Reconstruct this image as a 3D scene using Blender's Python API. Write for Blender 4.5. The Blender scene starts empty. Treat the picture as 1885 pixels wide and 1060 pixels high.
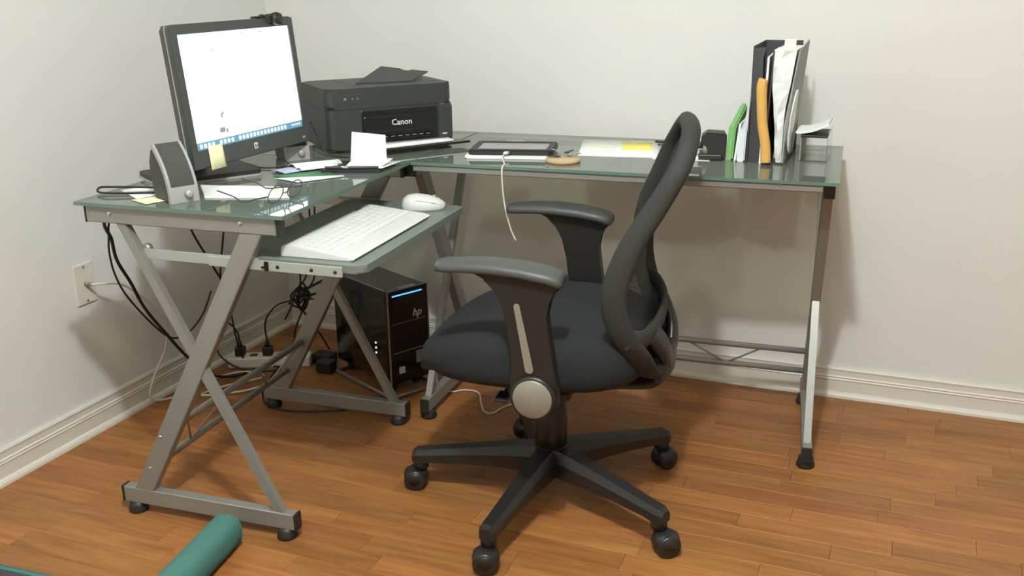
import bpy, bmesh, math, random
from mathutils import Vector, Matrix
random.seed(7)
sc = bpy.context.scene
C = sc.collection
PI = math.pi
R = math.radians

# ------------------------------------------------------------------ camera
cam = bpy.data.cameras.new('camera'); camo = bpy.data.objects.new('camera', cam); C.objects.link(camo)
sc.camera = camo
CP = Vector((2.0765, -2.9364, 1.2346)); YAW, PITCH, ROLL, FPX = .3853, .3076, .0129, 1835.99
_r = Vector((math.cos(YAW), math.sin(YAW), 0)); _d = Vector((-math.sin(YAW), math.cos(YAW), 0)); _u = Vector((0, 0, 1))
D2 = _d*math.cos(PITCH) - _u*math.sin(PITCH); U2 = _d*math.sin(PITCH) + _u*math.cos(PITCH)
RA = _r*math.cos(ROLL) - U2*math.sin(ROLL); RB = _r*math.sin(ROLL) + U2*math.cos(ROLL)
M = Matrix.Identity(4)
for i in range(3):
    M[i][0] = RA[i]; M[i][1] = RB[i]; M[i][2] = -D2[i]; M[i][3] = CP[i]
camo.matrix_world = M
cam.sensor_width = 36; cam.lens = 36*FPX/1885; cam.clip_start = .05
def seen(p, m=30):
    q = Vector(p)-CP; d = q.dot(D2)
    if d < .2: return False
    u = 942.5+FPX*q.dot(RA)/d; v = 530-FPX*q.dot(RB)/d
    return -m < u < 1885+m and -m < v < 1060+m

# ------------------------------------------------------------------ world, lights, exposure
w = bpy.data.worlds.new('world'); sc.world = w; w.use_nodes = True
w.node_tree.nodes['Background'].inputs[0].default_value = (.8, .85, .8, 1)
w.node_tree.nodes['Background'].inputs[1].default_value = .15
def area(name, loc, target, size, power, col):
    l = bpy.data.lights.new(name, 'AREA'); l.shape = 'DISK'; l.size = size; l.energy = power; l.color = col
    o = bpy.data.objects.new(name, l); C.objects.link(o); o.location = loc
    o.rotation_euler = (Vector(target)-Vector(loc)).to_track_quat('-Z', 'Y').to_euler(); return o
def bulb(name, loc, rad, power, col):
    l = bpy.data.lights.new(name, 'POINT'); l.shadow_soft_size = rad; l.energy = power; l.color = col
    o = bpy.data.objects.new(name, l); C.objects.link(o); o.location = loc; return o
bulb('ceiling_bulb', (1.78, -2.35, 2.33), .05, 70, (.93, .985, 1))
bulb('ceiling_bulb', (1.80, -3.45, 2.20), .07, 10, (.93, .985, 1))
area('ambient_fill', (2.4, -3.2, 2.4), (2.0, -2.0, 0), 1.2, 1.2, (.95, 1, .95))  # weak area lamp added as soft ambient fill, no fixture there
sc.view_settings.view_transform = 'Standard'; sc.view_settings.look = 'None'
sc.view_settings.gamma = 1; sc.view_settings.exposure = 1.06
sc.view_settings.use_curve_mapping = False

# ------------------------------------------------------------------ materials
def srgb(r, g, b):
    f = lambda c: (c/255/12.92) if c/255 <= .04045 else ((c/255+.055)/1.055)**2.4
    return (f(r), f(g), f(b), 1)
def mat(name, col, rough=.5, metal=0, noise=0, nscale=30, bump=0, bscale=200, emit=None, spec=None, coat=0, alpha=None):
    m = bpy.data.materials.new(name); m.use_nodes = True
    nt = m.node_tree; b = nt.nodes['Principled BSDF']
    b.inputs['Base Color'].default_value = col; b.inputs['Roughness'].default_value = rough
    b.inputs['Metallic'].default_value = metal
    if spec is not None: b.inputs['Specular IOR Level'].default_value = spec
    if coat: b.inputs['Coat Weight'].default_value = coat; b.inputs['Coat Roughness'].default_value = .08
    tc = nt.nodes.new('ShaderNodeTexCoord')
    nz = nt.nodes.new('ShaderNodeTexNoise'); nz.inputs['Scale'].default_value = nscale; nz.inputs['Detail'].default_value = 4
    nt.links.new(tc.outputs['Object'], nz.inputs['Vector'])
    mx = nt.nodes.new('ShaderNodeMix'); mx.data_type = 'RGBA'
    k = noise if noise else .04
    mx.inputs[6].default_value = tuple(c*(1-k) for c in col[:3])+(1,); mx.inputs[7].default_value = tuple(min(1, c*(1+k)) for c in col[:3])+(1,)
    nt.links.new(nz.outputs['Fac'], mx.inputs[0]); nt.links.new(mx.outputs[2], b.inputs['Base Color'])
    if bump:
        n2 = nt.nodes.new('ShaderNodeTexNoise'); n2.inputs['Scale'].default_value = bscale; n2.inputs['Detail'].default_value = 3
        nt.links.new(tc.outputs['Object'], n2.inputs['Vector'])
        bp = nt.nodes.new('ShaderNodeBump'); bp.inputs['Strength'].default_value = bump; bp.inputs['Distance'].default_value = .002
        nt.links.new(n2.outputs['Fac'], bp.inputs['Height']); nt.links.new(bp.outputs[0], b.inputs['Normal'])
    if emit is not None:
        b.inputs['Emission Color'].default_value = col; b.inputs['Emission Strength'].default_value = emit
    return m
MT = {}
MT['wall'] = mat('wall_paint', srgb(218, 218, 212), .85, noise=.015, nscale=3, bump=.25, bscale=160)
MT['wall2'] = mat('unseen_wall_paint', srgb(170, 160, 146), .9)
MT['ceil'] = mat('ceiling_paint', srgb(226, 226, 220), .9)
MT['trim'] = mat('trim_paint', srgb(216, 212, 200), .45, noise=.02)
MT['silver'] = mat('silver_powder_coat', srgb(146, 145, 138), .42, .45, noise=.05, nscale=400, bump=.06, bscale=900)
MT['rail'] = mat('zinc_rail', srgb(168, 173, 163), .38, .35)
MT['screw'] = mat('bright_screw', srgb(205, 205, 200), .2, .9)
MT['blackp'] = mat('black_plastic', srgb(34, 33, 32), .5, noise=.08)
MT['chairp'] = mat('chair_nylon', srgb(33, 31, 29), .38, noise=.08, nscale=60, bump=.05, bscale=700)
MT['pad'] = mat('armrest_pad', srgb(68, 71, 69), .48, noise=.05)
MT['fabric'] = mat('seat_fabric', srgb(27, 30, 31), .95, noise=.15, nscale=250, bump=.5, bscale=500)
MT['frame'] = mat('backrest_fabric_frame', srgb(41, 41, 38), .75, noise=.06, nscale=90)
MT['grey'] = mat('grey_plastic', srgb(136, 131, 118), .42, .2)
MT['tray'] = mat('grey_laminate', srgb(112, 120, 112), .4, noise=.04)
MT['printer'] = mat('printer_plastic', srgb(52, 56, 52), .5, noise=.06)
MT['printerd'] = mat('printer_gloss', srgb(30, 33, 31), .25, noise=.06)
MT['bezel'] = mat('monitor_bezel', srgb(62, 68, 64), .4)
MT['tower'] = mat('tower_gloss', srgb(17, 18, 19), .13, coat=.6)
MT['towerf'] = mat('tower_front_gloss', srgb(14, 14, 16), .22)
MT['white'] = mat('white_plastic', srgb(206, 209, 206), .45)
MT['key'] = mat('white_key', srgb(214, 217, 214), .6)
MT['paper'] = mat('paper', srgb(234, 238, 233), .85)
MT['paperg'] = mat('paper_grey', srgb(214, 218, 218), .85)  # slightly greyer paper tone
MT['pink'] = mat('paper_pink', srgb(222, 205, 196), .85)
MT['yellow'] = mat('sticky_yellow', srgb(228, 226, 178), .85)
MT['yel2'] = mat('print_yellow', srgb(238, 226, 120), .85)
MT['envel'] = mat('manila_envelope', srgb(205, 160, 82), .75, noise=.12, nscale=25, bump=.4, bscale=40)
MT['teal'] = mat('teal_fabric', srgb(66, 116, 108), .9, noise=.1, nscale=300, bump=.3, bscale=600)
MT['greyf'] = mat('grey_fabric', srgb(96, 86, 88), .95, noise=.15, nscale=300, bump=.3, bscale=500)
MT['cork'] = mat('coaster_wood', srgb(186, 158, 122), .7, noise=.1)
MT['spks'] = mat('speaker_silver', srgb(168, 168, 164), .4, .3)
MT['spkg'] = mat('speaker_grille', srgb(66, 68, 64), .9, noise=.2, nscale=900)
MT['spkb'] = mat('speaker_body', srgb(70, 68, 62), .6)
MT['cable'] = mat('black_cable', srgb(34, 31, 28), .5)
MT['cablew'] = mat('white_cable', srgb(212, 206, 190), .5)
MT['holder'] = mat('charcoal_plastic_holder', srgb(60, 60, 60), .55)
MT['greyh'] = mat('light_grey_board', srgb(150, 151, 148), .6)
MT['green'] = mat('green_folder', srgb(122, 176, 104), .5)
MT['dkgreen'] = mat('dark_green_cover', srgb(58, 112, 70), .5)
MT['blueg'] = mat('pale_blue_paper', srgb(168, 176, 196), .7)
MT['label'] = mat('printed_label', srgb(206, 204, 198), .5)
MT['ink'] = mat('dark_ink', srgb(60, 60, 62), .6)
MT['glassgrey'] = mat('tablet_screen', srgb(150, 152, 148), .25)
MT['scr'] = mat('screen_white', (.96, 1, .99, 1), .5, emit=1.35)
MT['scrb'] = mat('screen_taskbar', srgb(84, 126, 150), .5, emit=.42)
MT['scrt'] = mat('screen_topbar', srgb(196, 222, 226), .5, emit=.9)
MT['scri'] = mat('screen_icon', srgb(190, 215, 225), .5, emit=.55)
MT['scrd'] = mat('screen_mark', srgb(120, 110, 120), .5, emit=.5)
MT['led'] = mat('blue_led', (.04, .22, 1, 1), .4, emit=1.7)
MT['chrome'] = mat('chrome', srgb(200, 200, 200), .15, 1)

def thin_clear(name, tint, rough=.02, ior=1.5, gl=1.0, scatter=0):
    m = bpy.data.materials.new(name); m.use_nodes = True; nt = m.node_tree
    for n in list(nt.nodes): nt.nodes.remove(n)
    out = nt.nodes.new('ShaderNodeOutputMaterial'); mx = nt.nodes.new('ShaderNodeMixShader')
    tr = nt.nodes.new('ShaderNodeBsdfTransparent'); tr.inputs[0].default_value = tint
    g = nt.nodes.new('ShaderNodeBsdfGlossy'); g.inputs['Roughness'].default_value = rough; g.inputs[0].default_value = (gl, gl, gl, 1)
    fr = nt.nodes.new('ShaderNodeFresnel'); fr.inputs[0].default_value = ior
    # the far side of a pane only tints; the near side reflects
    ge = nt.nodes.new('ShaderNodeNewGeometry'); sb = nt.nodes.new('ShaderNodeMath'); sb.operation = 'SUBTRACT'; sb.inputs[0].default_value = 1
    nt.links.new(ge.outputs['Backfacing'], sb.inputs[1]); mu_ = nt.nodes.new('ShaderNodeMath'); mu_.operation = 'MULTIPLY'
    nt.links.new(fr.outputs[0], mu_.inputs[0]); nt.links.new(sb.outputs[0], mu_.inputs[1])
    nt.links.new(mu_.outputs[0], mx.inputs[0]); nt.links.new(tr.outputs[0], mx.inputs[1]); nt.links.new(g.outputs[0], mx.inputs[2])
    df = nt.nodes.new('ShaderNodeBsdfDiffuse'); df.inputs[0].default_value = srgb(176, 190, 178); m2 = nt.nodes.new('ShaderNodeMixShader'); m2.inputs[0].default_value = scatter
    nt.links.new(mx.outputs[0], m2.inputs[1]); nt.links.new(df.outputs[0], m2.inputs[2])
    nt.links.new(m2.outputs[0], out.inputs[0]); return m
MT['glass'] = thin_clear('desk_glass', srgb(184, 189, 178), .01, 1.8, scatter=.15)  # even pale diffuse share put in to lighten the glass and deepen its shadow
MT['gedge'] = mat('glass_edge', srgb(92, 118, 104), .2)
MT['acryl'] = thin_clear('clear_acrylic', srgb(236, 238, 236), .05, 1.3)
MT['lens'] = thin_clear('spectacle_lens', srgb(244, 246, 244), .02, 1.4)
# open weave of the backrest: see-through fabric
def mesh_fabric():
    m = bpy.data.materials.new('backrest_mesh'); m.use_nodes = True; nt = m.node_tree
    b = nt.nodes['Principled BSDF']; b.inputs['Base Color'].default_value = srgb(48, 49, 46); b.inputs['Roughness'].default_value = .85
    out = nt.nodes['Material Output']; tc = nt.nodes.new('ShaderNodeTexCoord')
    tr = nt.nodes.new('ShaderNodeBsdfTransparent'); mx = nt.nodes.new('ShaderNodeMixShader')
    ck = nt.nodes.new('ShaderNodeTexVoronoi'); ck.inputs['Scale'].default_value = 420
    nt.links.new(tc.outputs['Object'], ck.inputs['Vector'])
    rp = nt.nodes.new('ShaderNodeMapRange'); rp.inputs[1].default_value = .25; rp.inputs[2].default_value = .45; rp.inputs[3].default_value = .12; rp.inputs[4].default_value = 1
    nt.links.new(ck.outputs['Distance'], rp.inputs[0]); nt.links.new(rp.outputs[0], mx.inputs[0])
    nt.links.new(tr.outputs[0], mx.inputs[1]); nt.links.new(b.outputs[0], mx.inputs[2]); nt.links.new(mx.outputs[0], out.inputs[0]); return m
MT['mesh'] = mesh_fabric()
def wood():
    m = bpy.data.materials.new('laminate_strip'); m.use_nodes = True; nt = m.node_tree; b = nt.nodes['Principled BSDF']
    tc = nt.nodes.new('ShaderNodeTexCoord'); oi = nt.nodes.new('ShaderNodeObjectInfo')
    geo = nt.nodes.new('ShaderNodeNewGeometry')
    mp = nt.nodes.new('ShaderNodeMapping'); mp.inputs['Scale'].default_value = (2.2, 26, 1)
    nt.links.new(geo.outputs['Position'], mp.inputs[0])
    off = nt.nodes.new('ShaderNodeCombineXYZ'); ml = nt.nodes.new('ShaderNodeMath'); ml.operation = 'MULTIPLY'; ml.inputs[1].default_value = 37
    nt.links.new(oi.outputs['Random'], ml.inputs[0]); nt.links.new(ml.outputs[0], off.inputs[0]); nt.links.new(ml.outputs[0], off.inputs[2])
    ad = nt.nodes.new('ShaderNodeVectorMath'); ad.operation = 'ADD'; nt.links.new(mp.outputs[0], ad.inputs[0]); nt.links.new(off.outputs[0], ad.inputs[1])
    n1 = nt.nodes.new('ShaderNodeTexNoise'); n1.inputs['Scale'].default_value = 2.2; n1.inputs['Detail'].default_value = 6; n1.inputs['Distortion'].default_value = .6
    nt.links.new(ad.outputs[0], n1.inputs['Vector'])
    cr = nt.nodes.new('ShaderNodeValToRGB')
    e = cr.color_ramp.elements; e[0].position = .28; e[0].color = srgb(134, 84, 42); e[1].position = .72; e[1].color = srgb(170, 116, 64)
    nt.links.new(n1.outputs['Fac'], cr.inputs[0])
    hs = nt.nodes.new('ShaderNodeHueSaturation'); nt.links.new(cr.outputs[0], hs.inputs['Color'])
    mr = nt.nodes.new('ShaderNodeMapRange'); mr.inputs[3].default_value = .80; mr.inputs[4].default_value = 1.10
    nt.links.new(oi.outputs['Random'], mr.inputs[0]); nt.links.new(mr.outputs[0], hs.inputs['Value'])
    m2 = nt.nodes.new('ShaderNodeMath'); m2.operation = 'FRACT'; m3 = nt.nodes.new('ShaderNodeMath'); m3.operation = 'MULTIPLY'; m3.inputs[1].default_value = 7.3
    nt.links.new(oi.outputs['Random'], m3.inputs[0]); nt.links.new(m3.outputs[0], m2.inputs[0])
    mh = nt.nodes.new('ShaderNodeMapRange'); mh.inputs[3].default_value = .494; mh.inputs[4].default_value = .503
    nt.links.new(m2.outputs[0], mh.inputs[0]); nt.links.new(mh.outputs[0], hs.inputs['Hue'])
    nt.links.new(hs.outputs[0], b.inputs['Base Color']); b.inputs['Roughness'].default_value = .42; b.inputs['Specular IOR Level'].default_value = .35
    return m
MT['wood'] = wood()
MT['slab'] = mat('floor_joint', srgb(96, 58, 30), .8)

# ------------------------------------------------------------------ mesh helpers
I4 = Matrix.Identity(4)
def BM(): return bmesh.new()
def tb(bm, verts, faces, smooth=False):
    vs = [bm.verts.new(v) for v in verts]
    for f in faces:
        try:
            fc = bm.faces.new([vs[i] for i in f]); fc.smooth = smooth
        except ValueError: pass
    return vs
def box(bm, a, b, bev=0, mtx=I4, seg=2):
    x0, y0, z0 = (min(a[i], b[i]) for i in range(3)); x1, y1, z1 = (max(a[i], b[i]) for i in range(3))
    t = bmesh.new()
    tb(t, [(x0,y0,z0),(x1,y0,z0),(x1,y1,z0),(x0,y1,z0),(x0,y0,z1),(x1,y0,z1),(x1,y1,z1),(x0,y1,z1)],
       [(3,2,1,0),(4,5,6,7),(0,1,5,4),(1,2,6,5),(2,3,7,6),(3,0,4,7)])
    if bev: bmesh.ops.bevel(t, geom=list(t.edges), offset=bev, segments=seg, affect='EDGES', profile=.5)
    t.transform(mtx); merge(bm, t)
def merge(bm, t):
    me = bpy.data.meshes.new('tmp'); t.to_mesh(me); t.free(); bm.from_mesh(me); bpy.data.meshes.remove(me)
def bar(bm, p, q, wx, wy, up=(0, 0, 1), bev=.002):
    """rectangular bar from p to q; wy measured along 'up-ish' normal, wx along the other"""
    p, q = Vector(p), Vector(q); z = (q-p).normalized(); x = Vector(up).cross(z)
    if x.length < 1e-4: x = Vector((1, 0, 0)).cross(z)
    x.normalize(); y = z.cross(x)
    m = Matrix((x, y, z)).transposed().to_4x4(); m.translation = p
    box(bm, (-wx/2, -wy/2, 0), (wx/2, wy/2, (q-p).length), bev, m, 1)
def cyl(bm, p, q, r, r2=None, n=20, bev=0):
    p, q = Vector(p), Vector(q); r2 = r if r2 is None else r2
    z = (q-p).normalized(); x = z.orthogonal().normalized(); y = z.cross(x); L = (q-p).length
    prof = [(0, 0), (r-bev, 0), (r, bev), (r2, L-bev), (r2-bev, L), (0, L)] if bev else [(0, 0), (r, 0), (r2, L), (0, L)]
    lathe(bm, prof, Matrix(((x.x, y.x, z.x, p.x), (x.y, y.y, z.y, p.y), (x.z, y.z, z.z, p.z), (0, 0, 0, 1))), n, smooth=bool(bev) or True)
def lathe(bm, prof, mtx=I4, n=24, smooth=True):
    t = bmesh.new(); rings = []
    for r, z in prof:
        if r < 1e-6: rings.append([t.verts.new((0, 0, z))])
        else: rings.append([t.verts.new((r*math.cos(2*PI*i/n), r*math.sin(2*PI*i/n), z)) for i in range(n)])
    for a, b in zip(rings, rings[1:]):
        for i in range(n):
            j = (i+1) % n
            vs = [a[i % len(a)], a[j % len(a)], b[j % len(b)], b[i % len(b)]]
            vs = list(dict.fromkeys(vs))
            if len(vs) > 2:
                f = t.faces.new(vs); f.smooth = smooth and abs(1) > 0
    t.transform(mtx); merge(bm, t)
def smooth_path(pts, n=8, closed=False):
    P = [Vector(p) for p in pts]; out = []; N = len(P)
    rng = range(N if closed else N-1)
    for i in rng:
        if closed: a, b, c, d = P[(i-1) % N], P[i], P[(i+1) % N], P[(i+2) % N]
        else: a, b, c, d = P[max(i-1, 0)], P[i], P[i+1], P[min(i+2, N-1)]
        for k in range(n):
            t = k/n
            out.append(.5*((2*b)+(c-a)*t+(2*a-5*b+4*c-d)*t*t+(3*b-a-3*c+d)*t**3))
    if not closed: out.append(P[-1])
    return out
def tube(bm, pts, r, n=8, sm=8, closed=False, ell=None, radii=None):
    path = smooth_path(pts, sm, closed) if sm else [Vector(p) for p in pts]
    t = bmesh.new(); rings = []; N = len(path); prev = None
    for i, p in enumerate(path):
        if closed: tg = path[(i+1) % N]-path[(i-1) % N]
        else: tg = path[min(i+1, N-1)]-path[max(i-1, 0)]
        tg.normalize()
        if ell is not None:
            x = Vector(ell[2]); x = (x-tg*x.dot(tg)).normalized()
        elif prev is None: x = tg.orthogonal().normalized()
        else: x = (prev-tg*prev.dot(tg)).normalized()
        prev = x; y = tg.cross(x)
        ra, rb = (ell[0], ell[1]) if ell else (r, r)
        if radii: k = radii(i/(N-1)); ra *= k; rb *= k
        rings.append([t.verts.new(p+x*ra*math.cos(2*PI*k/n)+y*rb*math.sin(2*PI*k/n)) for k in range(n)])
    m = N if closed else N-1
    for i in range(m):
        a, b = rings[i], rings[(i+1) % N]
        for k in range(n):
            f = t.faces.new([a[k], a[(k+1) % n], b[(k+1) % n], b[k]]); f.smooth = True
    if not closed: t.faces.new(rings[0][::-1]); t.faces.new(rings[-1])
    merge(bm, t)
def prism(bm, poly, d0, d1, mtx=I4, bev=0, smooth=False):
    """poly in local xy, extruded along local z from d0 to d1"""
    t = bmesh.new(); n = len(poly)
    a = [t.verts.new((x, y, d0)) for x, y in poly]; b = [t.verts.new((x, y, d1)) for x, y in poly]
    t.faces.new(a[::-1]); t.faces.new(b)
    for i in range(n):
        f = t.faces.new([a[i], a[(i+1) % n], b[(i+1) % n], b[i]]); f.smooth = smooth
    if bev:
        es = [e for e in t.edges if len({v in a for v in e.verts}) == 1]
        bmesh.ops.bevel(t, geom=es, offset=bev, segments=2, affect='EDGES')
    bmesh.ops.recalc_face_normals(t, faces=t.faces)
    t.transform(mtx); merge(bm, t)
def frame_m(o, x, y):
    x = Vector(x).normalized(); y = Vector(y); y = (y-x*y.dot(x)).normalized(); z = x.cross(y)
    return Matrix(((x.x, y.x, z.x, o[0]), (x.y, y.y, z.y, o[1]), (x.z, y.z, z.z, o[2]), (0, 0, 0, 1)))
def sheet(bm, pts, th=.0006, bend=0, n=8):
    """quad sheet pts 4 corners (a,b,c,d) with thickness; bend lifts the middle"""
    a, b, c, d = [Vector(p) for p in pts]; t = bmesh.new(); g = []
    nr = (b-a).cross(d-a).normalized()
    if nr.z < -.3: b, d = d, b; nr = -nr
    for side in (0, 1):
        g.append([[t.verts.new(a.lerp(b, i/n).lerp(d.lerp(c, i/n), j/2)+nr*(th*side+bend*math.sin(PI*i/n))) for i in range(n+1)] for j in range(3)])
    for side in (0, 1):
        for j in range(2):
            for i in range(n):
                q = [g[side][j][i], g[side][j][i+1], g[side][j+1][i+1], g[side][j+1][i]]
                f = t.faces.new(q if side else q[::-1]); f.smooth = True
    per = [(0, i) for i in range(n+1)]+[(1, n), (2, n)]+[(2, i) for i in range(n-1, -1, -1)]+[(1, 0)]
    for k in range(len(per)):
        (j0, i0), (j1, i1) = per[k], per[(k+1) % len(per)]
        t.faces.new([g[0][j0][i0], g[0][j1][i1], g[1][j1][i1], g[1][j0][i0]])
    bmesh.ops.recalc_face_normals(t, faces=t.faces); merge(bm, t)
WM = {}
def thing(name, label, cat, loc=(0, 0, 0), rz=0, group=None):
    o = bpy.data.objects.new(name, None); C.objects.link(o); o.empty_display_size = .05
    o.location = loc; o.rotation_euler = (0, 0, rz); o['label'] = label; o['category'] = cat
    if group: o['group'] = group
    WM[o.name] = Matrix.Translation(loc) @ Matrix.Rotation(rz, 4, 'Z'); return o
def obj(name, bm, m, parent=None, base=I4, label=None, cat=None, kind=None, group=None, mats=None, auto=True):
    """bm in build coordinates; base maps build coordinates to the world"""
    me = bpy.data.meshes.new(name); bm.to_mesh(me); bm.free()
    root = parent
    while root is not None and root.parent is not None: root = root.parent
    if root is not None: me.transform(WM[root.name].inverted() @ base)
    else: 
        me.transform(base)
    o = bpy.data.objects.new(name, me); C.objects.link(o)
    if root is None:
        zs = [v.co for v in me.vertices]
        c = Vector(((min(v.x for v in zs)+max(v.x for v in zs))/2, (min(v.y for v in zs)+max(v.y for v in zs))/2, min(v.z for v in zs)))
        if kind != 'structure':
            me.transform(Matrix.Translation(-c)); o.location = c; WM[o.name] = Matrix.Translation(c)
        else: WM[o.name] = I4
    me.materials.append(m)
    for x in (mats or []): me.materials.append(x)
    if parent is not None: o.parent = parent
    if label: o['label'] = label
    if cat: o['category'] = cat
    if kind: o['kind'] = kind
    if group: o['group'] = group
    return o
def text_bm(body, size, mtx, ext=.0004, shear=0):
    cu = bpy.data.curves.new('t', 'FONT'); cu.body = body; cu.size = size; cu.extrude = ext; cu.align_x = 'CENTER'; cu.align_y = 'CENTER'; cu.shear = shear; cu.resolution_u = 2
    cu.offset = size*.012
    o = bpy.data.objects.new('t', cu); C.objects.link(o)
    dg = bpy.context.evaluated_depsgraph_get(); me = bpy.data.meshes.new_from_object(o.evaluated_get(dg))
    b = bmesh.new(); b.from_mesh(me); b.transform(mtx)
    bpy.data.objects.remove(o); bpy.data.curves.remove(cu); bpy.data.meshes.remove(me); return b

# ------------------------------------------------------------------ room
XR, YF, ZC = 4.0, -4.6, 2.5
def plane_box(name, a, b, m): 
    bm = BM(); box(bm, a, b); return obj(name, bm, m, kind='structure')
plane_box('wall_left', (-.1, YF-.1, -.02), (0, .1, ZC), MT['wall'])
plane_box('wall_back', (0, 0, -.02), (XR, .1, ZC), MT['wall'])
plane_box('wall_right', (XR, YF-.1, -.02), (XR+.1, .1, ZC), MT['wall2'])
plane_box('wall_front', (0, YF-.1, -.02), (XR, YF, ZC), MT['wall2'])
plane_box('ceiling', (-.1, YF-.1, ZC), (XR+.1, .1, ZC+.1), MT['ceil'])
bm = BM(); box(bm, (0, YF, -.03), (XR, 0, -.0062))
floor = obj('floor', bm, MT['slab'], kind='structure')
SW = .066; rest = BM(); plank_mesh = {}
nrow = int(-YF/SW)+1
npl = 0
for r in range(nrow):
    y1 = -r*SW; y0 = max(y1-SW, YF)
    x = -random.uniform(0, .3)
    while x < XR:
        L = random.choice((.26, .34, .40, .46)); x0, x1 = max(x, 0), min(x+L, XR); x += L
        if x1-x0 < .02: continue
        vis = any(seen((a, b, 0)) for a in (x0, (x0+x1)/2, x1) for b in (y0, y1))
        if vis and npl < 298:
            key = (round(x1-x0, 3), round(y1-y0, 3))
            if key not in plank_mesh:
                b2 = BM(); box(b2, (0, 0, -.006), (key[0]-.0006, key[1]-.0006, 0), .0004, seg=1)
                me = bpy.data.meshes.new('plank'); b2.to_mesh(me); b2.free(); me.materials.append(MT['wood']); plank_mesh[key] = me
            o = bpy.data.objects.new('plank', plank_mesh[key]); C.objects.link(o); o.location = (x0+.0003, y0+.0003, 0); o.parent = floor; npl += 1
        else: box(rest, (x0+.0003, y0+.0003, -.006), (x1-.0003, y1-.0003, 0))
print('planks', npl)
obj('unseen_planks', rest, MT['wood'], floor, kind='stuff')
# baseboards: profiled strips with a quarter-round shoe
prof = [(0, 0), (.010, 0), (.010, .052), (.0125, .056), (.009, .060), (.0125, .064), (.009, .068), (.009, .082), (.011, .088), (.008, .094), (0, .094)]
shoe = [(.009, 0), (.021, 0), (.0205, .008), (.017, .014), (.012, .0175), (.009, .018)]
def skirt(name, o, x, y, L):
    bm = BM(); prism(bm, prof, 0, L, frame_m(o, x, y)); p = obj(name, bm, MT['trim'], kind='structure')
    bm = BM(); prism(bm, shoe, 0, L, frame_m(o, x, y)); obj('shoe_molding', bm, MT['trim'], p)
skirt('baseboard_back', (0, 0, 0), (0, -1, 0), (0, 0, 1), -XR)
skirt('baseboard_left', (0, 0, 0), (1, 0, 0), (0, 0, 1), -YF)
# cable wall plate
t = thing('cable_wall_plate', 'cream wall plate with a coaxial cable socket on the left wall', 'wall plate', (0, -.948, .43))
bm = BM(); box(bm, (0, -.983, .373), (.005, -.913, .487), .002); obj('plate', bm, MT['trim'], t)
for z in (.478, .382):
    bm = BM(); cyl(bm, (.004, -.948, z), (.0065, -.948, z), .0035, n=10); obj('screw', bm, MT['grey'], t)
bm = BM(); cyl(bm, (.004, -.948, .43), (.016, -.948, .43), .006, n=6); cyl(bm, (.016, -.948, .43), (.028, -.948, .43), .005, n=12); obj('connector', bm, MT['grey'], t)

# ------------------------------------------------------------------ desk (desk frame rotated a little from the walls)
PSI = .0596
DB = Matrix.Rotation(PSI, 4, 'Z')
def dw(x, y, z=0): return DB @ Vector((x, y, z))
H = .7656; G0 = H-.008
dl = dw(1.0, -.6, 0)
desk = thing('corner_desk', 'silver metal L-shaped corner desk with glass tops and crossed X legs', 'desk', tuple(dl), PSI)
def glass_pane(x0, x1, y0, y1):
    bm = BM(); box(bm, (x0, y0, G0), (x1, y1, H)); bm.faces.ensure_lookup_table()
    for f in bm.faces:
        if abs(f.normal.z) < .5: f.material_index = 1
    return obj('glass_top', bm, MT['glass'], desk, DB, mats=[MT['gedge']])
glass_pane(.305, .826, -1.333, -.707)
glass_pane(.305, .826, -.703, -.185)
glass_pane(.830, 1.893, -.703, -.185)
def x_frame(F, L=.475):
    """F maps (s across 0..L, t thickness 0..-.025 to the back, z) to desk coordinates"""
    BB = DB @ F
    bm = BM(); box(bm, (0.012, 0, G0-.038), (L+.018-.004, .025, G0-.0005), .002, seg=1); tbm = obj('top_beam', bm, MT['silver'], desk, BB)
    for s0, s1 in ((.008, .012), (L+.014, L+.021)):
        bm = BM(); box(bm, (s0, -.0005, G0-.039), (s1, .0255, G0), .001, seg=1); obj('end_cap', bm, MT['blackp'], tbm, BB)
    for s in (.075, .405):
        bm = BM(); cyl(bm, (s, -.002, G0-.016), (s, .001, G0-.016), .0055, n=12, bev=.001); obj('screw', bm, MT['screw'], tbm, BB)
    bm = BM(); box(bm, (.006, 0, .026), (L-.006, .025, .066), .002, seg=1); bb = obj('base_bar', bm, MT['silver'], desk, BB)
    for s0, s1 in ((0, .006), (L-.006, L)):
        bm = BM(); box(bm, (s0, -.0005, .0255), (s1, .0255, .0665), .001, seg=1); obj('end_cap', bm, MT['blackp'], bb, BB)
    for s in (.033, L-.033):
        bm = BM(); lathe(bm, [(0, 0), (.022, 0), (.0235, .003), (.023, .010), (.020, .016), (.019, .027), (0, .027)], BBt(s), 20)
        obj('foot', bm, MT['blackp'], bb, BB)
    # wide leg: near top end -> wall bottom end ; thin leg behind it
    w = .026
    bm = BM(); prism(bm, [(.066-w, .064), (.066+w, .064), (.427+w, .7205), (.427-w, .7205)], 0.0005, .0245, frame_m((0, 0, 0), (1, 0, 0), (0, 0, 1)) @ Matrix.Scale(-1, 4, (0, 0, 1)), bev=.0015)
    lg = obj('leg', bm, MT['silver'], desk, BB, label='wide flat leg')
    for s, z in ((.092, .126), (.133, .213)):
        bm = BM(); cyl(bm, (s, -.0015, z), (s, .002, z), .005, n=12, bev=.001); obj('screw', bm, MT['screw'], lg, BB)
    w = .0125
    bm = BM(); prism(bm, [(.432-w, .064), (.432+w, .064), (.098+w, .7205), (.098-w, .7205)], 0.003, .022, frame_m((0, 0, 0), (1, 0, 0), (0, 0, 1)) @ Matrix.Scale(-1, 4, (0, 0, 1)), bev=.0015)
    obj('leg', bm, MT['silver'], desk, BB, label='narrow leg')
def BBt(s): return Matrix.Translation((s, .0125, 0))
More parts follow.
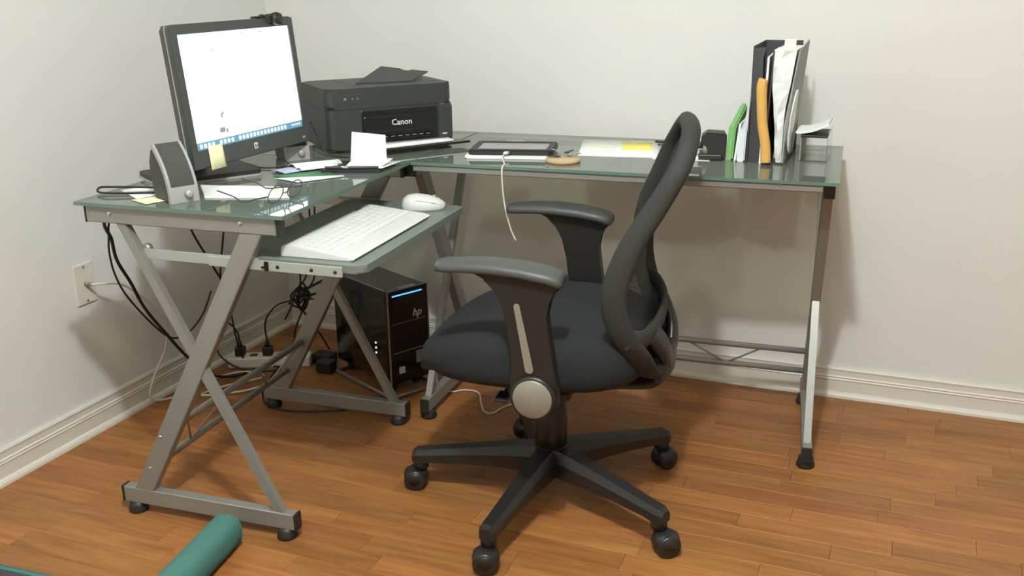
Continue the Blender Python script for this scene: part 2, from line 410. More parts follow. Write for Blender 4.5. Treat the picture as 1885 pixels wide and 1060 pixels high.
FA = Matrix.Translation((.313, -1.3225, 0)); x_frame(FA)
FB_ = Matrix.Translation((.304, -.6900, 0)); x_frame(FB_)
# frames that run front to back: s=0 is the wall end
FC = Matrix.Translation((.826, -.172, 0)) @ Matrix.Rotation(-PI/2, 4, 'Z') @ Matrix.Scale(1, 4)
FC = Matrix(((0, -1, 0, .826), (-1, 0, 0, -.172), (0, 0, 1, 0), (0, 0, 0, 1)))
def flipfix(bm): return bm
def x_frame_side(F): x_frame(F)
FD = Matrix.Translation((1.871, -.64, 0)) @ Matrix.Rotation(R(3.4), 4, 'Z') @ Matrix(((0, -1, 0, .0125), (-1, 0, 0, .475), (0, 0, 1, 0), (0, 0, 0, 1)))
x_frame(FC); x_frame(FD)
# stretchers: two rods with a V brace between them
def rods(a, b, c, d, vs, flip=1):
    bm = BM(); cyl(bm, a, b, .0085, n=14); up = obj('stretcher_rod', bm, MT['silver'], desk, DB)
    bm = BM(); cyl(bm, c, d, .0085, n=14); obj('stretcher_rod', bm, MT['silver'], desk, DB)
    a, b, c, d = map(Vector, (a, b, c, d))
    for (u0, u1) in vs:
        bm = BM(); cyl(bm, a.lerp(b, u0), c.lerp(d, u1), .0028, n=8); obj('brace_wire', bm, MT['silver'], desk, DB)
rods((.313+.137, -1.300, .220), (.304+.150, -.672, .220), (.313+.094, -1.302, .126), (.304+.094, -.672, .126), ((.12, .22), (.40, .22), (.62, .80), (.98, .80)))
rods((.845, -.305, .203), (1.842, -.305, .203), (.845, -.27, .130), (1.842, -.27, .130), ((.12, .24), (.36, .24), (.66, .775), (.885, .775)))
# rail under the front and back edges of the long glass
for y in (-.692, -.215):
    bm = BM(); box(bm, (.833, y-.006, G0-.0175), (1.858, y+.006, G0-.0005), .002, seg=1); obj('glass_rail', bm, MT['silver'], desk, DB)
# clear standoffs on the corner glass
for x, y in ((.80, -.735), (.86, -.735+.05), (.86, -.22), (1.45, -.692), (1.76, -.692)):
    bm = BM(); cyl(bm, (x, y, G0-.006), (x, y, G0-.0002), .008, n=12); obj('glass_bumper', bm, MT['rail'], desk, DB)
# keyboard tray
def rrect(x0, y0, x1, y1, r, n=5):
    o = []
    for cx, cy, a in ((x1-r, y0+r, -90), (x1-r, y1-r, 0), (x0+r, y1-r, 90), (x0+r, y0+r, 180)):
        for k in range(n+1):
            t = R(a+90*k/n); o.append((cx+r*math.cos(t), cy+r*math.sin(t)))
    return o
bm = BM(); prism(bm, rrect(.655, -1.298, .985, -.722, .018), .645, .662, bev=.003)
tray = obj('keyboard_tray', bm, MT['tray'], desk, DB, label='grey pull-out keyboard tray')
for y, s in ((-1.306, -1), (-.712, 1)):
    bm = BM(); box(bm, (.62, y-.003, .638), (.940, y+.003, .660), .001, seg=1); box(bm, (.63, y-.004*s-.002, .643), (.9, y-.004*s+.002, .655)); rl = obj('slide_rail', bm, MT['rail'], tray, DB)
    bm = BM(); box(bm, (.437, y+.004-.003, .640), (.74, y+.004+.003, .663), .001, seg=1); obj('slide_rail', bm, MT['rail'], desk, DB)
    for x in (.79, .87, .925):
        bm = BM(); cyl(bm, (x, y-.0045, .649), (x, y+.001, .649), .004, n=8); obj('rail_hole', bm, MT['cable'], tray, DB)
        bm = BM(); box(bm, (.760, y-.007, .639), (.768, y-.001, .659)); box(bm, (.752, y-.006, .644), (.76, y-.001, .648)); obj('rail_catch', bm, MT['cable'], tray, DB)
bm = BM(); cyl(bm, (.452, -1.298, .660), (.452, -1.286, .660), .011, n=16); obj('rail_bracket', bm, MT['silver'], desk, DB)
print('desk done')

# ------------------------------------------------------------------ office chair
CA = R(6); CO = Vector((1.34, -.883, 0))
CBM = frame_m(CO, (-math.cos(CA), -math.sin(CA), 0), (math.sin(CA), -math.cos(CA), 0))   # local x = forward, y = sitter's left (towards camera), z up
chair = thing('office_chair', 'black swivel office chair with mesh back, armrests and five casters', 'chair', tuple(CO), math.atan2(-math.sin(CA), -math.cos(CA)))
cas = [(1.004,-.948), (1.314,-1.226), (1.66,-1.023), (1.56,-.626), (1.162,-.594)]
cinv = CBM.inverted()
bm = BM(); lathe(bm, [(0, .078), (.035, .078), (.045, .085), (.047, .12), (.044, .138), (.040, .15), (0, .15)], n=28)
hub = obj('base_hub', bm, MT['chairp'], chair, CBM)
for i, (x, y) in enumerate(cas):
    v = cinv @ Vector((x, y, 0)); a = math.atan2(v.y, v.x); ux, uy = math.cos(a), math.sin(a); px_, py_ = -uy, ux
    bm = BM(); t_ = bmesh.new(); rings = []
    for s, (r_, zt, zb, hw) in enumerate([(.025, .148, .082, .033), (.07, .145, .085, .031), (.14, .136, .088, .028), (.22, .124, .086, .0245), (.30, .112, .080, .021), (.335, .108, .074, .020), (.347, .102, .076, .014)]):
        ring = []
        for (k, zf) in ((-1, 0), (-1, .62), (-.62, 1), (.62, 1), (1, .62), (1, 0)):
            z = zb+(zt-zb)*zf; ring.append(t_.verts.new((ux*r_+px_*k*hw, uy*r_+py_*k*hw, z)))
        rings.append(ring)
    for a_, b_ in zip(rings, rings[1:]):
        for k in range(6): t_.faces.new([a_[k], a_[(k+1) % 6], b_[(k+1) % 6], b_[k]])
    t_.faces.new(rings[0]); t_.faces.new(rings[-1]); bmesh.ops.recalc_face_normals(t_, faces=t_.faces)
    for f in t_.faces: f.smooth = False
    merge(bm, t_); cyl(bm, (ux*.328, uy*.328, .058), (ux*.328, uy*.328, .082), .019, n=16); obj('base_leg', bm, MT['chairp'], chair, CBM)
    # caster: hood, two wheels; contact point at v
    sw = R(-100)+i*.35 if i else R(-80)
    wx, wy = math.cos(sw), math.sin(sw)       # axle direction
    bm = BM(); cc = Vector((v.x, v.y, .027))
    cyl(bm, (ux*.328, uy*.328, .045), (ux*.328, uy*.328, .075), .0125, n=14)
    hm = Matrix.Translation(cc)
    lathe(bm, [(0, .0), (.030, .0), (.031, .012), (.027, .024), (.014, .031), (0, .032)], Matrix.Translation((v.x, v.y, .024)), 18)
    cs = obj('caster', bm, MT['chairp'], chair, CBM)
    for sgn in (-1, 1):
        c0 = cc+Vector((wx, wy, 0))*sgn*.006; c1 = cc+Vector((wx, wy, 0))*sgn*.026
        bm = BM(); cyl(bm, c0, c1, .027, n=24, bev=.004); cyl(bm, c1, c1+Vector((wx, wy, 0))*sgn*.002, .011, n=16)
        obj('wheel', bm, MT['chairp'], cs, CBM)
bm = BM(); lathe(bm, [(0, .12), (.039, .12), (.039, .225), (.037, .23), (.037, .30), (.030, .31), (.030, .36), (0, .36)], n=28)
obj('gas_column', bm, MT['chairp'], chair, CBM)
bm = BM(); box(bm, (-.13, -.085, .335), (.11, .085, .372), .012); box(bm, (-.09, -.20, .352), (.05, .20, .374), .006)
obj('mechanism', bm, MT['chairp'], chair, CBM)
bm = BM(); cyl(bm, (.06, .08, .352), (.06, .19, .347), .006, n=10); box(bm, (.045, .17, .342), (.075, .22, .352), .004); obj('lever', bm, MT['chairp'], chair, CBM)
# seat cushion
def superell(t, a, b, n):
    c, s = math.cos(t), math.sin(t)
    return a*abs(c)**(2/n)*(1 if c >= 0 else -1), b*abs(s)**(2/n)*(1 if s >= 0 else -1)
bm = BM(); N = 56; rings = []
def seat_pt(t, k, z):
    x, y = superell(t, .272, .252, 3.0); x = x*k+.022; y = y*k
    y *= 1-.10*max(0, x/.29)**2
    fr = max(0, (x-.06)/.235)
    z2 = z-(.062*fr**2 if z > .42 else .030*fr**2-.0)
    if z <= .42: z2 = z-.010*fr**2
    z2 += .012*(abs(y)/.25)**2*(1 if z > .43 else 0)
    return (x, y, z2)
lv = [(.0, .376), (.80, .378), (.93, .386), (.985, .402), (1.0, .425), (.995, .448), (.965, .468), (.90, .480), (.75, .485), (.45, .484), (.0, .483)]
for k, z in lv:
    if k == 0: rings.append([bm.verts.new(seat_pt(0, 0, z))])
    else: rings.append([bm.verts.new(seat_pt(2*PI*i/N, k, z)) for i in range(N)])
for a, b in zip(rings, rings[1:]):
    for i in range(N):
        vs = list(dict.fromkeys([a[i % len(a)], a[(i+1) % N % len(a)], b[(i+1) % N % len(b)], b[i % len(b)]]))
        if len(vs) > 2: bm.faces.new(vs).smooth = True
bmesh.ops.recalc_face_normals(bm, faces=bm.faces)
obj('seat', bm, MT['fabric'], chair, CBM)
# armrests
FM = frame_m((0, 0, 0), (1, 0, 0), (0, 0, 1))   # poly (f,z); extrude local z -> -y
for sgn in (1, -1):
    l0 = .27*sgn
    post = [(.100, .655), (.068, .645), (.045, .622), (.034, .590), (.022, .540), (.010, .470), (.018, .425), (.020, .385), (-.005, .352), (-.055, .350), (-.082, .375), (-.084, .415), (-.076, .450), (-.066, .520), (-.060, .570), (-.060, .600), (-.068, .618), (-.086, .630), (-.088, .645), (-.02, .66)]
    bm = BM(); prism(bm, post, -l0-.016, -l0+.016, FM, bev=.005)
    ps = obj('armrest_post', bm, MT['chairp'], chair, CBM)
    bm = BM(); cyl(bm, (-.032, l0+.012*sgn, .393), (-.032, l0+.024*sgn, .393), .049, n=32, bev=.004); cyl(bm, (-.032, l0-.05*sgn, .37), (-.032, l0, .385), .032, n=20)
    obj('hub_ring', bm, MT['chairp'], ps, CBM)
    bm = BM(); cyl(bm, (-.032, l0+.022*sgn, .393), (-.032, l0+.0275*sgn, .393), .042, n=40, bev=.002); obj('round_cap', bm, MT['grey'], ps, CBM, label='grey round cap')
    bm = BM(); a0 = Vector((.001, 0, .590)); a1 = Vector((-.024, 0, .456)); dd = (a1-a0).normalized(); nn = Vector((dd.z, 0, -dd.x)); pl = []
    for (c, rr, st) in ((a0, .0062, 0), (a1, .0088, PI)):
        for k in range(9):
            th = st+PI*k/8; q = c+nn*rr*math.cos(th)*1-dd*rr*math.sin(th)*1; pl.append((q.x, q.z))
    prism(bm, pl, -l0-.0185 if sgn > 0 else -l0+.0155, -l0-.0155 if sgn > 0 else -l0+.0185, FM); obj('slot_strip', bm, MT['grey'], ps, CBM, label='grey height slot strip')
    # pad: lofted along f
    t_ = bmesh.new(); rings = []
    st = [(.178, .661, .004, .012), (.174, .661, .010, .026), (.160, .663, .0115, .034), (.11, .667, .012, .037), (.05, .668, .013, .039), (-.01, .664, .013, .040), (-.06, .656, .013, .039), (-.085, .648, .013, .036), (-.093, .644, .009, .028)]
    for f_, z_, hh, hw in st:
        ring = []
        for k in range(16):
            x_, y_ = superell(2*PI*k/16, hw, hh, 3.2); ring.append(t_.verts.new((f_, l0+x_-.006*sgn, z_+y_-.0035*(x_/.04)**2)))
        rings.append(ring)
    for a_, b_ in zip(rings, rings[1:]):
        for k in range(16): t_.faces.new([a_[k], a_[(k+1) % 16], b_[(k+1) % 16], b_[k]]).smooth = True
    t_.faces.new(rings[0]); t_.faces.new(rings[-1]); bmesh.ops.recalc_face_normals(t_, faces=t_.faces)
    bm = BM(); merge(bm, t_); obj('armrest_pad', bm, MT['pad'], chair, CBM)
# backrest: frame loop on a leaning, wrapped surface
BT = R(3.0)
prof_f = [(.36, -.215), (.40, -.226), (.46, -.220), (.50, -.200), (.57, -.178), (.64, -.180), (.70, -.199), (.76, -.226), (.82, -.255), (.87, -.281), (.92, -.302), (.96, -.310)]
prof_w = [(.36, .05), (.40, .12), (.46, .175), (.52, .205), (.60, .218), (.70, .212), (.79, .197), (.85, .183), (.875, .165), (.90, .138), (.92, .09), (.93, .0)]
def interp(tab, z):
    if z <= tab[0][0]: return tab[0][1]
    for (a, va), (b, vb) in zip(tab, tab[1:]):
        if z <= b: 
            t = (z-a)/(b-a); return va+(vb-va)*t
    return tab[-1][1]
def back_pt(l, z, off=0):
    BT = R(1+8*max(0, min(1, (z-.62)/.25)))
    wd = .215
    wrap = .028*(1-(min(1, abs(l)/wd))**2)*max(0, min(1, (.92-z)/.2))
    f = interp(prof_f, z)-wrap+off
    return Vector((f*math.cos(BT)-(l)*math.sin(BT)*1.0, l*math.cos(BT), z))
loop = []
for z in (.415, .46, .52, .60, .70, .79, .85, .878, .902): loop.append(back_pt(interp(prof_w, z), z))
loop.append(back_pt(.085, .922)); loop.append(back_pt(0, .926)); loop.append(back_pt(-.085, .920))
for z in (.902, .878, .85, .79, .70, .60, .52, .46, .415): loop.append(back_pt(-interp(prof_w, z), z))
loop.append(back_pt(-.07, .385)); loop.append(back_pt(.07, .385))
bm = BM(); path = smooth_path(loop, 6, True); N = len(path); t_ = bmesh.new(); rings = []
for i, p in enumerate(path):
    tg = (path[(i+1) % N]-path[i-1]).normalized()
    # broad face turns from sideways at the lumbar to rearwards at the top
    k = max(0, min(1, (p.z-.62)/.3)); x = Vector((1, 0, .55*k)); x = (x-tg*x.dot(tg)).normalized(); y = tg.cross(x)
    ra = .027-.008*k; rb = .010+.008*k
    rings.append([t_.verts.new(p+x*superell(2*PI*j/14, ra, rb, 2.4)[0]+y*superell(2*PI*j/14, ra, rb, 2.4)[1]) for j in range(14)])
for i in range(N):
    a, b = rings[i], rings[(i+1) % N]
    for j in range(14): t_.faces.new([a[j], a[(j+1) % 14], b[(j+1) % 14], b[j]]).smooth = True
bmesh.ops.recalc_face_normals(t_, faces=t_.faces); merge(bm, t_)
bf = obj('backrest_frame', bm, MT['frame'], chair, CBM)
bm = BM(); g = []
zs = [.415+.505*i/26 for i in range(27)]
for z in zs: g.append([bm.verts.new(back_pt(interp(prof_w, z)*(-1+2*j/14), z, -.004)) for j in range(15)])
for a, b in zip(g, g[1:]):
    for j in range(14): bm.faces.new([a[j], a[j+1], b[j+1], b[j]]).smooth = True
obj('backrest_mesh', bm, MT['mesh'], chair, CBM)
# lumbar hoop and V support behind the mesh
def bp(l, z, o): return back_pt(l, z, o)
bm = BM(); tube(bm, [bp(.20, .505, -.004), bp(.17, .497, -.022), bp(.10, .50, -.030), bp(0, .508, -.032), bp(-.10, .512, -.030), bp(-.17, .520, -.022), bp(-.21, .53, -.004)], .01, n=12, ell=(.009, .022, (1, 0, 0)))
obj('lumbar_hoop', bm, MT['frame'], chair, CBM)
bm = BM()
for s in (1, -1):
    tube(bm, [bp(.12*s, .50, -.026), bp(.085*s, .45, -.026), bp(.05*s, .40, -.02), bp(.035*s, .36, -.006), (-.17, .03*s, .348), (-.10, .03*s, .35)], .016, n=12, ell=(.014, .032, (1, 0, 0)))
tube(bm, [bp(-.10, .41, -.018), bp(0, .395, -.022), bp(.10, .41, -.018)], .02, n=12, ell=(.016, .036, (1, 0, 0)))
obj('back_support', bm, MT['chairp'], chair, CBM)
print('chair done')

# ------------------------------------------------------------------ monitor
z0 = H+.0004
yaw = R(88.4); tl = .096; SWd, SH = .408, .255
mc = CP+(Vector((.485, -.803, .968))-CP)*.942
mw = Vector((math.cos(yaw), math.sin(yaw), 0)); mb = Vector((-math.sin(yaw), math.cos(yaw), 0))
mu = Vector((0, 0, 1))*math.cos(tl)+mb*math.sin(tl)
MB_ = frame_m(mc, mw, mu)      # local x right on the screen, y up, z towards the viewer
byaw = R(57); bw = Vector((math.cos(byaw), math.sin(byaw), 0)); bd = Vector((-math.sin(byaw), math.cos(byaw), 0))
bc = Vector((.605, -.925, 0))-bw*.125+bd*.085
mon = thing('monitor', 'wide black computer monitor with a bright white screen on the left desk wing', 'monitor', (bc.x, bc.y, z0), byaw)
def poly_frame(bm, ox0, oy0, ox1, oy1, ix0, iy0, ix1, iy1, z0_, z1_, M_):
    for (a, b) in (((ox0, oy0), (ox1, iy0)), ((ox0, iy1), (ox1, oy1)), ((ox0, iy0), (ix0, iy1)), ((ix1, iy0), (ox1, iy1))):
        box(bm, (a[0], a[1], z0_), (b[0], b[1], z1_), 0, M_)
bx, by0, by1 = .020, .042, .022
bm = BM(); prism(bm, rrect(-SWd/2-bx, -SH/2-by0, SWd/2+bx, SH/2+by1, .010), -.026, -.0125, MB_, bev=.003)
prism(bm, rrect(-SWd/2+.03, -SH/2+.0, SWd/2-.03, SH/2-.02, .03), -.048, -.026, MB_, bev=.008)
obj('back_shell', bm, MT['spkb'], mon)
bm = BM(); prism(bm, rrect(-SWd/2-bx-.0008, -SH/2-by0-.0008, SWd/2+bx+.0008, SH/2+by1+.0008, .010), -.0128, -.0105, MB_); obj('silver_edge', bm, MT['spks'], mon, label='silver edge strip')
bm = BM(); prism(bm, rrect(-SWd/2-bx, -SH/2-by0, SWd/2+bx, SH/2+by1, .010), -.0106, -.001, MB_)
poly_frame(bm, -SWd/2-bx+.001, -SH/2-by0+.003, SWd/2+bx-.001, SH/2+by1-.003, -SWd/2, -SH/2, SWd/2, SH/2, -.001, .004, MB_); bez = obj('bezel', bm, MT['bezel'], mon)
bm = BM(); box(bm, (-SWd/2, -SH/2, -.001), (SWd/2, SH/2, .0004), 0, MB_); scr = obj('screen', bm, MT['scr'], mon)
bm = BM(); box(bm, (-SWd/2, -SH/2, .0004), (SWd/2, -SH/2+.0165, .0007), 0, MB_); obj('taskbar', bm, MT['scrb'], scr)
bm = BM(); box(bm, (-SWd/2, SH/2-.009, .0004), (SWd/2, SH/2, .0007), 0, MB_); obj('top_bar', bm, MT['scrt'], scr)
x = -SWd/2+.012
bm = BM()
for k in range(24):
    if k not in (4, 9): prism(bm, rrect(x, -SH/2+.003, x+.009, -SH/2+.013, .003, 2), .0007, .001, MB_)
    x += .0138
for k in range(4): box(bm, (SWd/2-.045+k*.01, -SH/2+.006, .0007), (SWd/2-.039+k*.01, -SH/2+.011, .001), 0, MB_)
obj('taskbar_icons', bm, MT['scri'], scr, kind='stuff')
bm = BM()
for (u, v, a, b) in ((-.094, .088, .003, .008), (-.095, .083, .004, .003), (-.101, -.060, .006, .011), (-.095, -.055, .006, .006), (-.106, -.093, .020, .012), (-.09, -.096, .008, .010), (.09, .119, .012, .003), (.02, .121, .008, .002), (-.05, .121, .006, .002)):
    prism(bm, rrect(u-a/2, v-b/2, u+a/2, v+b/2, min(a, b)*.3, 2), .0004, .0009, MB_)
obj('screen_marks', bm, MT['scrd'], scr)
bm = BM(); prism(bm, rrect(-.007, -SH/2-.026, .007, -SH/2-.011, .003, 3), .004, .0046, MB_); lg_ = obj('maker_logo', bm, MT['label'], bez)
obj('logo_letters', text_bm('hp', .012, MB_ @ Matrix.Translation((0, -SH/2-.0188, .0048)), .0002, .35), MT['ink'], bez)
bm = BM()
box(bm, (SWd/2-.012, -SH/2-.030, .0036), (SWd/2+.000, -SH/2-.024, .0048), 0, MB_); obj('power_button', bm, MT['spks'], mon)
# stand
BSM = frame_m((bc.x, bc.y, z0), bw, bd)
bm = BM(); prism(bm, rrect(-.125, -.085, .125, .085, .012), .004, .015, BSM, bev=.003); obj('base_plate', bm, MT['blackp'], mon)
bm = BM(); prism(bm, rrect(-.127, -.087, .127, .087, .013), 0, .005, BSM); obj('base_trim', bm, MT['spks'], mon, label='silver base trim')
nk = mc-MB_.to_3x3() @ Vector((0, .03, .045))
bm = BM(); tube(bm, [(bc.x-.01, bc.y, z0+.012), (bc.x-.012, bc.y, z0+.06), (nk.x, nk.y, nk.z-.03), (nk.x+.005, nk.y, nk.z+.02)], .02, n=14, ell=(.014, .035, (1, 0, 0))); obj('neck', bm, MT['blackp'], mon)
# sticky note stuck under the screen
bm = BM(); sheet(bm, [MB_ @ Vector((-.174, -SH/2-.048, .0075)), MB_ @ Vector((-.123, -SH/2-.048, .0075)), MB_ @ Vector((-.122, -SH/2+.005, .0046)), MB_ @ Vector((-.171, -SH/2+.005, .0046))], .0006)
obj('sticky_note', bm, MT['yellow'], label='pale yellow sticky note stuck to the lower edge of the monitor', cat='note')
# webcam
wc = MB_ @ Vector((.140, SH/2+by1+.004, 0))
cw = thing('webcam', 'small black webcam clipped on the top right of the monitor', 'webcam', tuple(wc), 0)
WB = MB_ @ Matrix.Translation((.140, SH/2+by1, 0))
bm = BM(); lathe(bm, [(0, -.012), (.010, -.011), (.015, -.006), (.016, .004), (.014, .010), (0, .010)], WB @ Matrix.Translation((.006, -.004, .012)), 20)
box(bm, (-.022, -.012, -.004), (.026, .009, .012), .006, WB); obj('camera_body', bm, MT['blackp'], cw)
bm = BM(); lathe(bm, [(0, .0), (.0125, 0), (.013, .0025), (.010, .003), (0, .0015)], WB @ Matrix.Translation((.006, -.004, .0222)), 20); obj('lens', bm, MT['towerf'], cw)
bm = BM(); box(bm, (-.045, .001, -.02), (-.01, .005, -.006), .002, WB); box(bm, (-.05, -.002, -.022), (-.036, .006, -.008), .002, WB); tube(bm, [WB @ Vector((-.01, .003, -.004)), WB @ Vector((-.03, 0.004, -.012)), WB @ Vector((-.03, -.05, -.054)), WB @ Vector((-.028, -.12, -.060))], .002, 6); obj('clip', bm, MT['blackp'], cw)

# ------------------------------------------------------------------ desktop speakers
def speaker(name, label, x, y, yaw_, h):
    o = thing(name, label, 'speaker', (x, y, z0), yaw_, 'desktop speakers')
    B = Matrix.Translation((x, y, z0)) @ Matrix.Rotation(yaw_, 4, 'Z')     # local -y is the front
    # front panel curves backwards towards the top
    hw = .033
    def fy(z): return -.030+.062*(z/h)**2.2
    t_ = bmesh.new(); 
    def shell(bm, x0, x1, z0_, z1_, o0, o1, n=10):
        g = []
        for i in range(n+1):
            z = z0_+(z1_-z0_)*i/n; sl = .062*2.2*(z/h)**1.2/h; nx = Vector((0, -1, sl)).normalized(); p = Vector((0, fy(z), z))
            a = p+nx*o1; b = p+nx*o0
            g.append([bm.verts.new((x0, a.y, a.z)), bm.verts.new((x1, a.y, a.z)), bm.verts.new((x1, b.y, b.z)), bm.verts.new((x0, b.y, b.z))])
        for a, b in zip(g, g[1:]):
            for k in range(4): bm.faces.new([a[k], a[(k+1) % 4], b[(k+1) % 4], b[k]]).smooth = False
        bm.faces.new(g[0][::-1]); bm.faces.new(g[-1]); bmesh.ops.recalc_face_normals(bm, faces=bm.faces)
    bm = BM(); shell(bm, -hw, hw, .0, h*.28, 0, .010, 4); b1 = BM(); shell(b1, -hw, -hw+.006, h*.28, h, 0, .010); merge(bm, b1); b1 = BM(); shell(b1, hw-.006, hw, h*.28, h, 0, .010); merge(bm, b1)
    obj('front_panel', bm, MT['spks'], o, B)
    bm = BM(); shell(bm, -hw+.006, hw-.006, h*.28, h*1.0, -.002, .008); obj('grille', bm, MT['spkg'], o, B)
    bm = BM(); pl = [(fy(h*i/8)+.001, h*i/8) for i in range(9)]+[(.045, h*.93), (.058, h*.7), (.060, h*.4), (.050, h*.1), (.044, 0)]
    prism(bm, pl, -hw+.004, hw-.004, B @ frame_m((0, 0, 0), (0, 1, 0), (0, 0, 1)) if False else frame_m((0, 0, 0), (0, 1, 0), (0, 0, 1)), bev=.002); obj('cabinet', bm, MT['spkb'], o, B)
    p = Vector((.008, fy(h*.15)-.010, h*.155))
    bm = BM(); cyl(bm, p, p+Vector((0, -.012, .001)), .0085, n=20, bev=.002); obj('volume_knob', bm, MT['spks'], o, B)
speaker('desktop_speaker', 'silver and black desktop speaker at the near end of the left wing', .592, -1.222, R(64.9), .116)
speaker('desktop_speaker', 'silver and black desktop speaker between the monitor and the printer', .545, -.705, R(56), .122)

# ------------------------------------------------------------------ printer
PY = R(48.7); PX0 = Vector((.619, -.639, z0))
PB = Matrix.Translation(PX0) @ Matrix.Rotation(PY, 4, 'Z')    # local x along the front, y depth, z up
pc_ = PB @ Vector((.184, .12, 0))
pr = thing('printer', 'dark grey inkjet printer with raised document tray in the desk corner', 'printer', tuple(pc_), PY)
PW, PD, PH = .368, .255, .1745
def pbx(name, a, b, m, bev=.004, par=None, label=None, seg=2):
    bm = BM(); box(bm, a, b, bev, seg=seg); return obj(name, bm, m, par or pr, PB, label)
bm = BM(); prism(bm, rrect(0, 0, PW, PD, .022), .010, .118, bev=.004); obj('body', bm, MT['printer'], pr, PB)
bm = BM(); prism(bm, rrect(-.001, -.001, PW-.004, PD, .022), .119, PH-.0, bev=.008); lid = obj('scanner_lid', bm, MT['printer'], pr, PB)
bm = BM()
for x in (.03, PW-.05):
    for y in (.03, PD-.05): box(bm, (x, y, 0), (x+.02, y+.02, .011))
obj('rubber_feet', bm, MT['blackp'], pr, PB)
pbx('output_bay', (.095, -.0025, .026), (.318, .010, .112), MT['printerd'], .002)
pbx('front_door', (.100, -.007, .052), (.296, -.001, .096), MT['printerd'], .003)
pbx('bay_slot', (.098, -.005, .028), (.300, -.0015, .044), MT['towerf'], .001)
bm = BM()
for k in range(9): box(bm, (.112+k*.021, -.0062, .0375), (.124+k*.021, -.0045, .0395))
obj('slot_teeth', bm, MT['grey'], pr, PB)
pbx('right_column', (.322, -.004, .020), (.362, .008, .112), MT['printer'], .003)
obj('brand_lettering', text_bm('Canon', .0225, PB @ frame_m((.208, -.0076, .076), (1, 0, 0), (0, 0, 1)), .0004), MT['label'], pr, label='white Canon lettering')
pbx('memory_card_label', (.330, -.0048, .032), (.344, -.0036, .036), MT['label'], .0003)
pbx('model_label', (.325, -.0008, .1155), (.340, .0003, .1175), MT['grey'], .0002)
# control buttons on the upper left
for k, (x, r_) in enumerate(((.052, .0042), (.072, .0026), (.087, .0026))):
    bm = BM(); cyl(bm, (x, -.0008, .146), (x, -.0035, .146), r_, n=14); obj('button', bm, MT['grey'], pr, PB)
pbx('control_panel', (.030, -.0018, .131), (.108, .002, .158), MT['printer'], .002)
# document feeder deck and raised paper support
pbx('feeder_deck', (.09, .05, PH-.003), (.345, .22, PH+.0015), MT['printer'], .003)
bm = BM(); q = [PB @ Vector(v) for v in ((.109, .076, .1770), (.265, .056, .1770), (.342, .118, .200), (.227, .197, .2085))]
a, b, c, d = q
ux_ = (b-a).normalized(); poly = []
Mx = frame_m(a, (b-a), (d-a)); inv = Mx.inverted(); L4 = [inv @ v for v in q]
dd4 = L4[3].xy; cc4 = L4[2].xy
n1 = dd4.lerp(cc4, .40); n2 = dd4.lerp(cc4, .48); n3 = dd4.lerp(cc4, .57); n4 = dd4.lerp(cc4, .66)
prism(bm, [(0, 0), tuple(L4[1].xy), tuple(cc4), tuple(n4), (n3.x-.002, n3.y-.013), (n2.x-.002, n2.y-.013), tuple(n1), tuple(dd4)], -.001, .002, Mx)
obj('document_tray', bm, MT['printer'], pr)
# output tray with a sheet of paper
bm = BM(); prism(bm, [(.075, -.004), (.345, -.002), (.385, -.012), (.392, -.055), (.09, -.085)], .010, .016, bev=.001); obj('output_tray', bm, MT['printerd'], pr, PB)
bm = BM(); sheet(bm, [(.10, -.075, .0175), (.345, -.045, .0175), (.345, -.003, .0185), (.10, -.003, .0185)], .004); obj('paper_stack', bm, MT['paper'], pr, PB, label='white paper stack')

# ------------------------------------------------------------------ computer tower
TY = R(63.3); TO = Vector((.685, -.485, 0))
TB = Matrix.Translation(TO) @ Matrix.Rotation(TY, 4, 'Z')
TW, TD, TH0, TH1 = .147, .31, .040, .336
tc_ = TB @ Vector((TW/2, TD/2, 0))
tw = thing('computer_tower', 'glossy black computer tower with blue light strip under the desk corner', 'computer', tuple(tc_), TY)
bm = BM(); box(bm, (.002, .014, TH0), (TW-.002, TD, TH1), .006); obj('case', bm, MT['tower'], tw, TB)
bm = BM(); box(bm, (0, 0, TH0-.002), (TW, .016, TH1+.002), .006); ff = obj('front_fascia', bm, MT['towerf'], tw, TB)
bm = BM()
for (a, b) in (((-.0015, TH0), (.0025, TH1+.001)), ((TW-.0025, TH0), (TW+.0015, TH1+.001)), ((-.0015, TH1-.001), (TW+.0015, TH1+.003))): box(bm, (a[0], -.0015, a[1]), (b[0], .004, b[1]), .001, seg=1)
obj('silver_edge', bm, MT['grey'], tw, TB, label='silver edge around the front')
bm = BM(); box(bm, (.016, -.001, TH1-.018), (TW-.022, .001, TH1-.014)); obj('light_strip', bm, MT['led'], ff, TB, label='glowing blue light strip')
bm = BM(); box(bm, (.045, -.004, TH1+.001), (TW-.045, .012, TH1+.006), .002); obj('power_button', bm, MT['blueg'], tw, TB, label='pale blue top button')
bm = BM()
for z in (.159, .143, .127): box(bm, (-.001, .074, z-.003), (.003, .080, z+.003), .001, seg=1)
obj('glow_dots', bm, MT['scri'], tw, TB, label='three small pale glowing dots on the glossy side')  # bright spots on the glossy side, put in as glowing dots
bm = BM(); box(bm, (.012, -.0012, TH0+.098), (TW-.012, .001, TH0+.1005)); box(bm, (.012, -.0012, TH1-.105), (TW-.012, .001, TH1-.1035)); obj('panel_seams', bm, MT['grey'], ff, TB)
obj('maker_logo', text_bm('hp', .034, TB @ frame_m((TW*.70, -.0012, TH1-.082), (1, 0, 0), (0, 0, 1)), .0004, .3), MT['label'], ff, label='silver hp logo')
bm = BM(); box(bm, (.030, -.0012, TH0+.030), (.052, .001, TH0+.052), .0003); obj('sticker', bm, MT['label'], ff, TB)
bm = BM(); box(bm, (.095, -.0025, TH0+.05), (.118, .001, TH0+.09), .001); obj('port_door', bm, MT['grey'], ff, TB)
bm = BM()
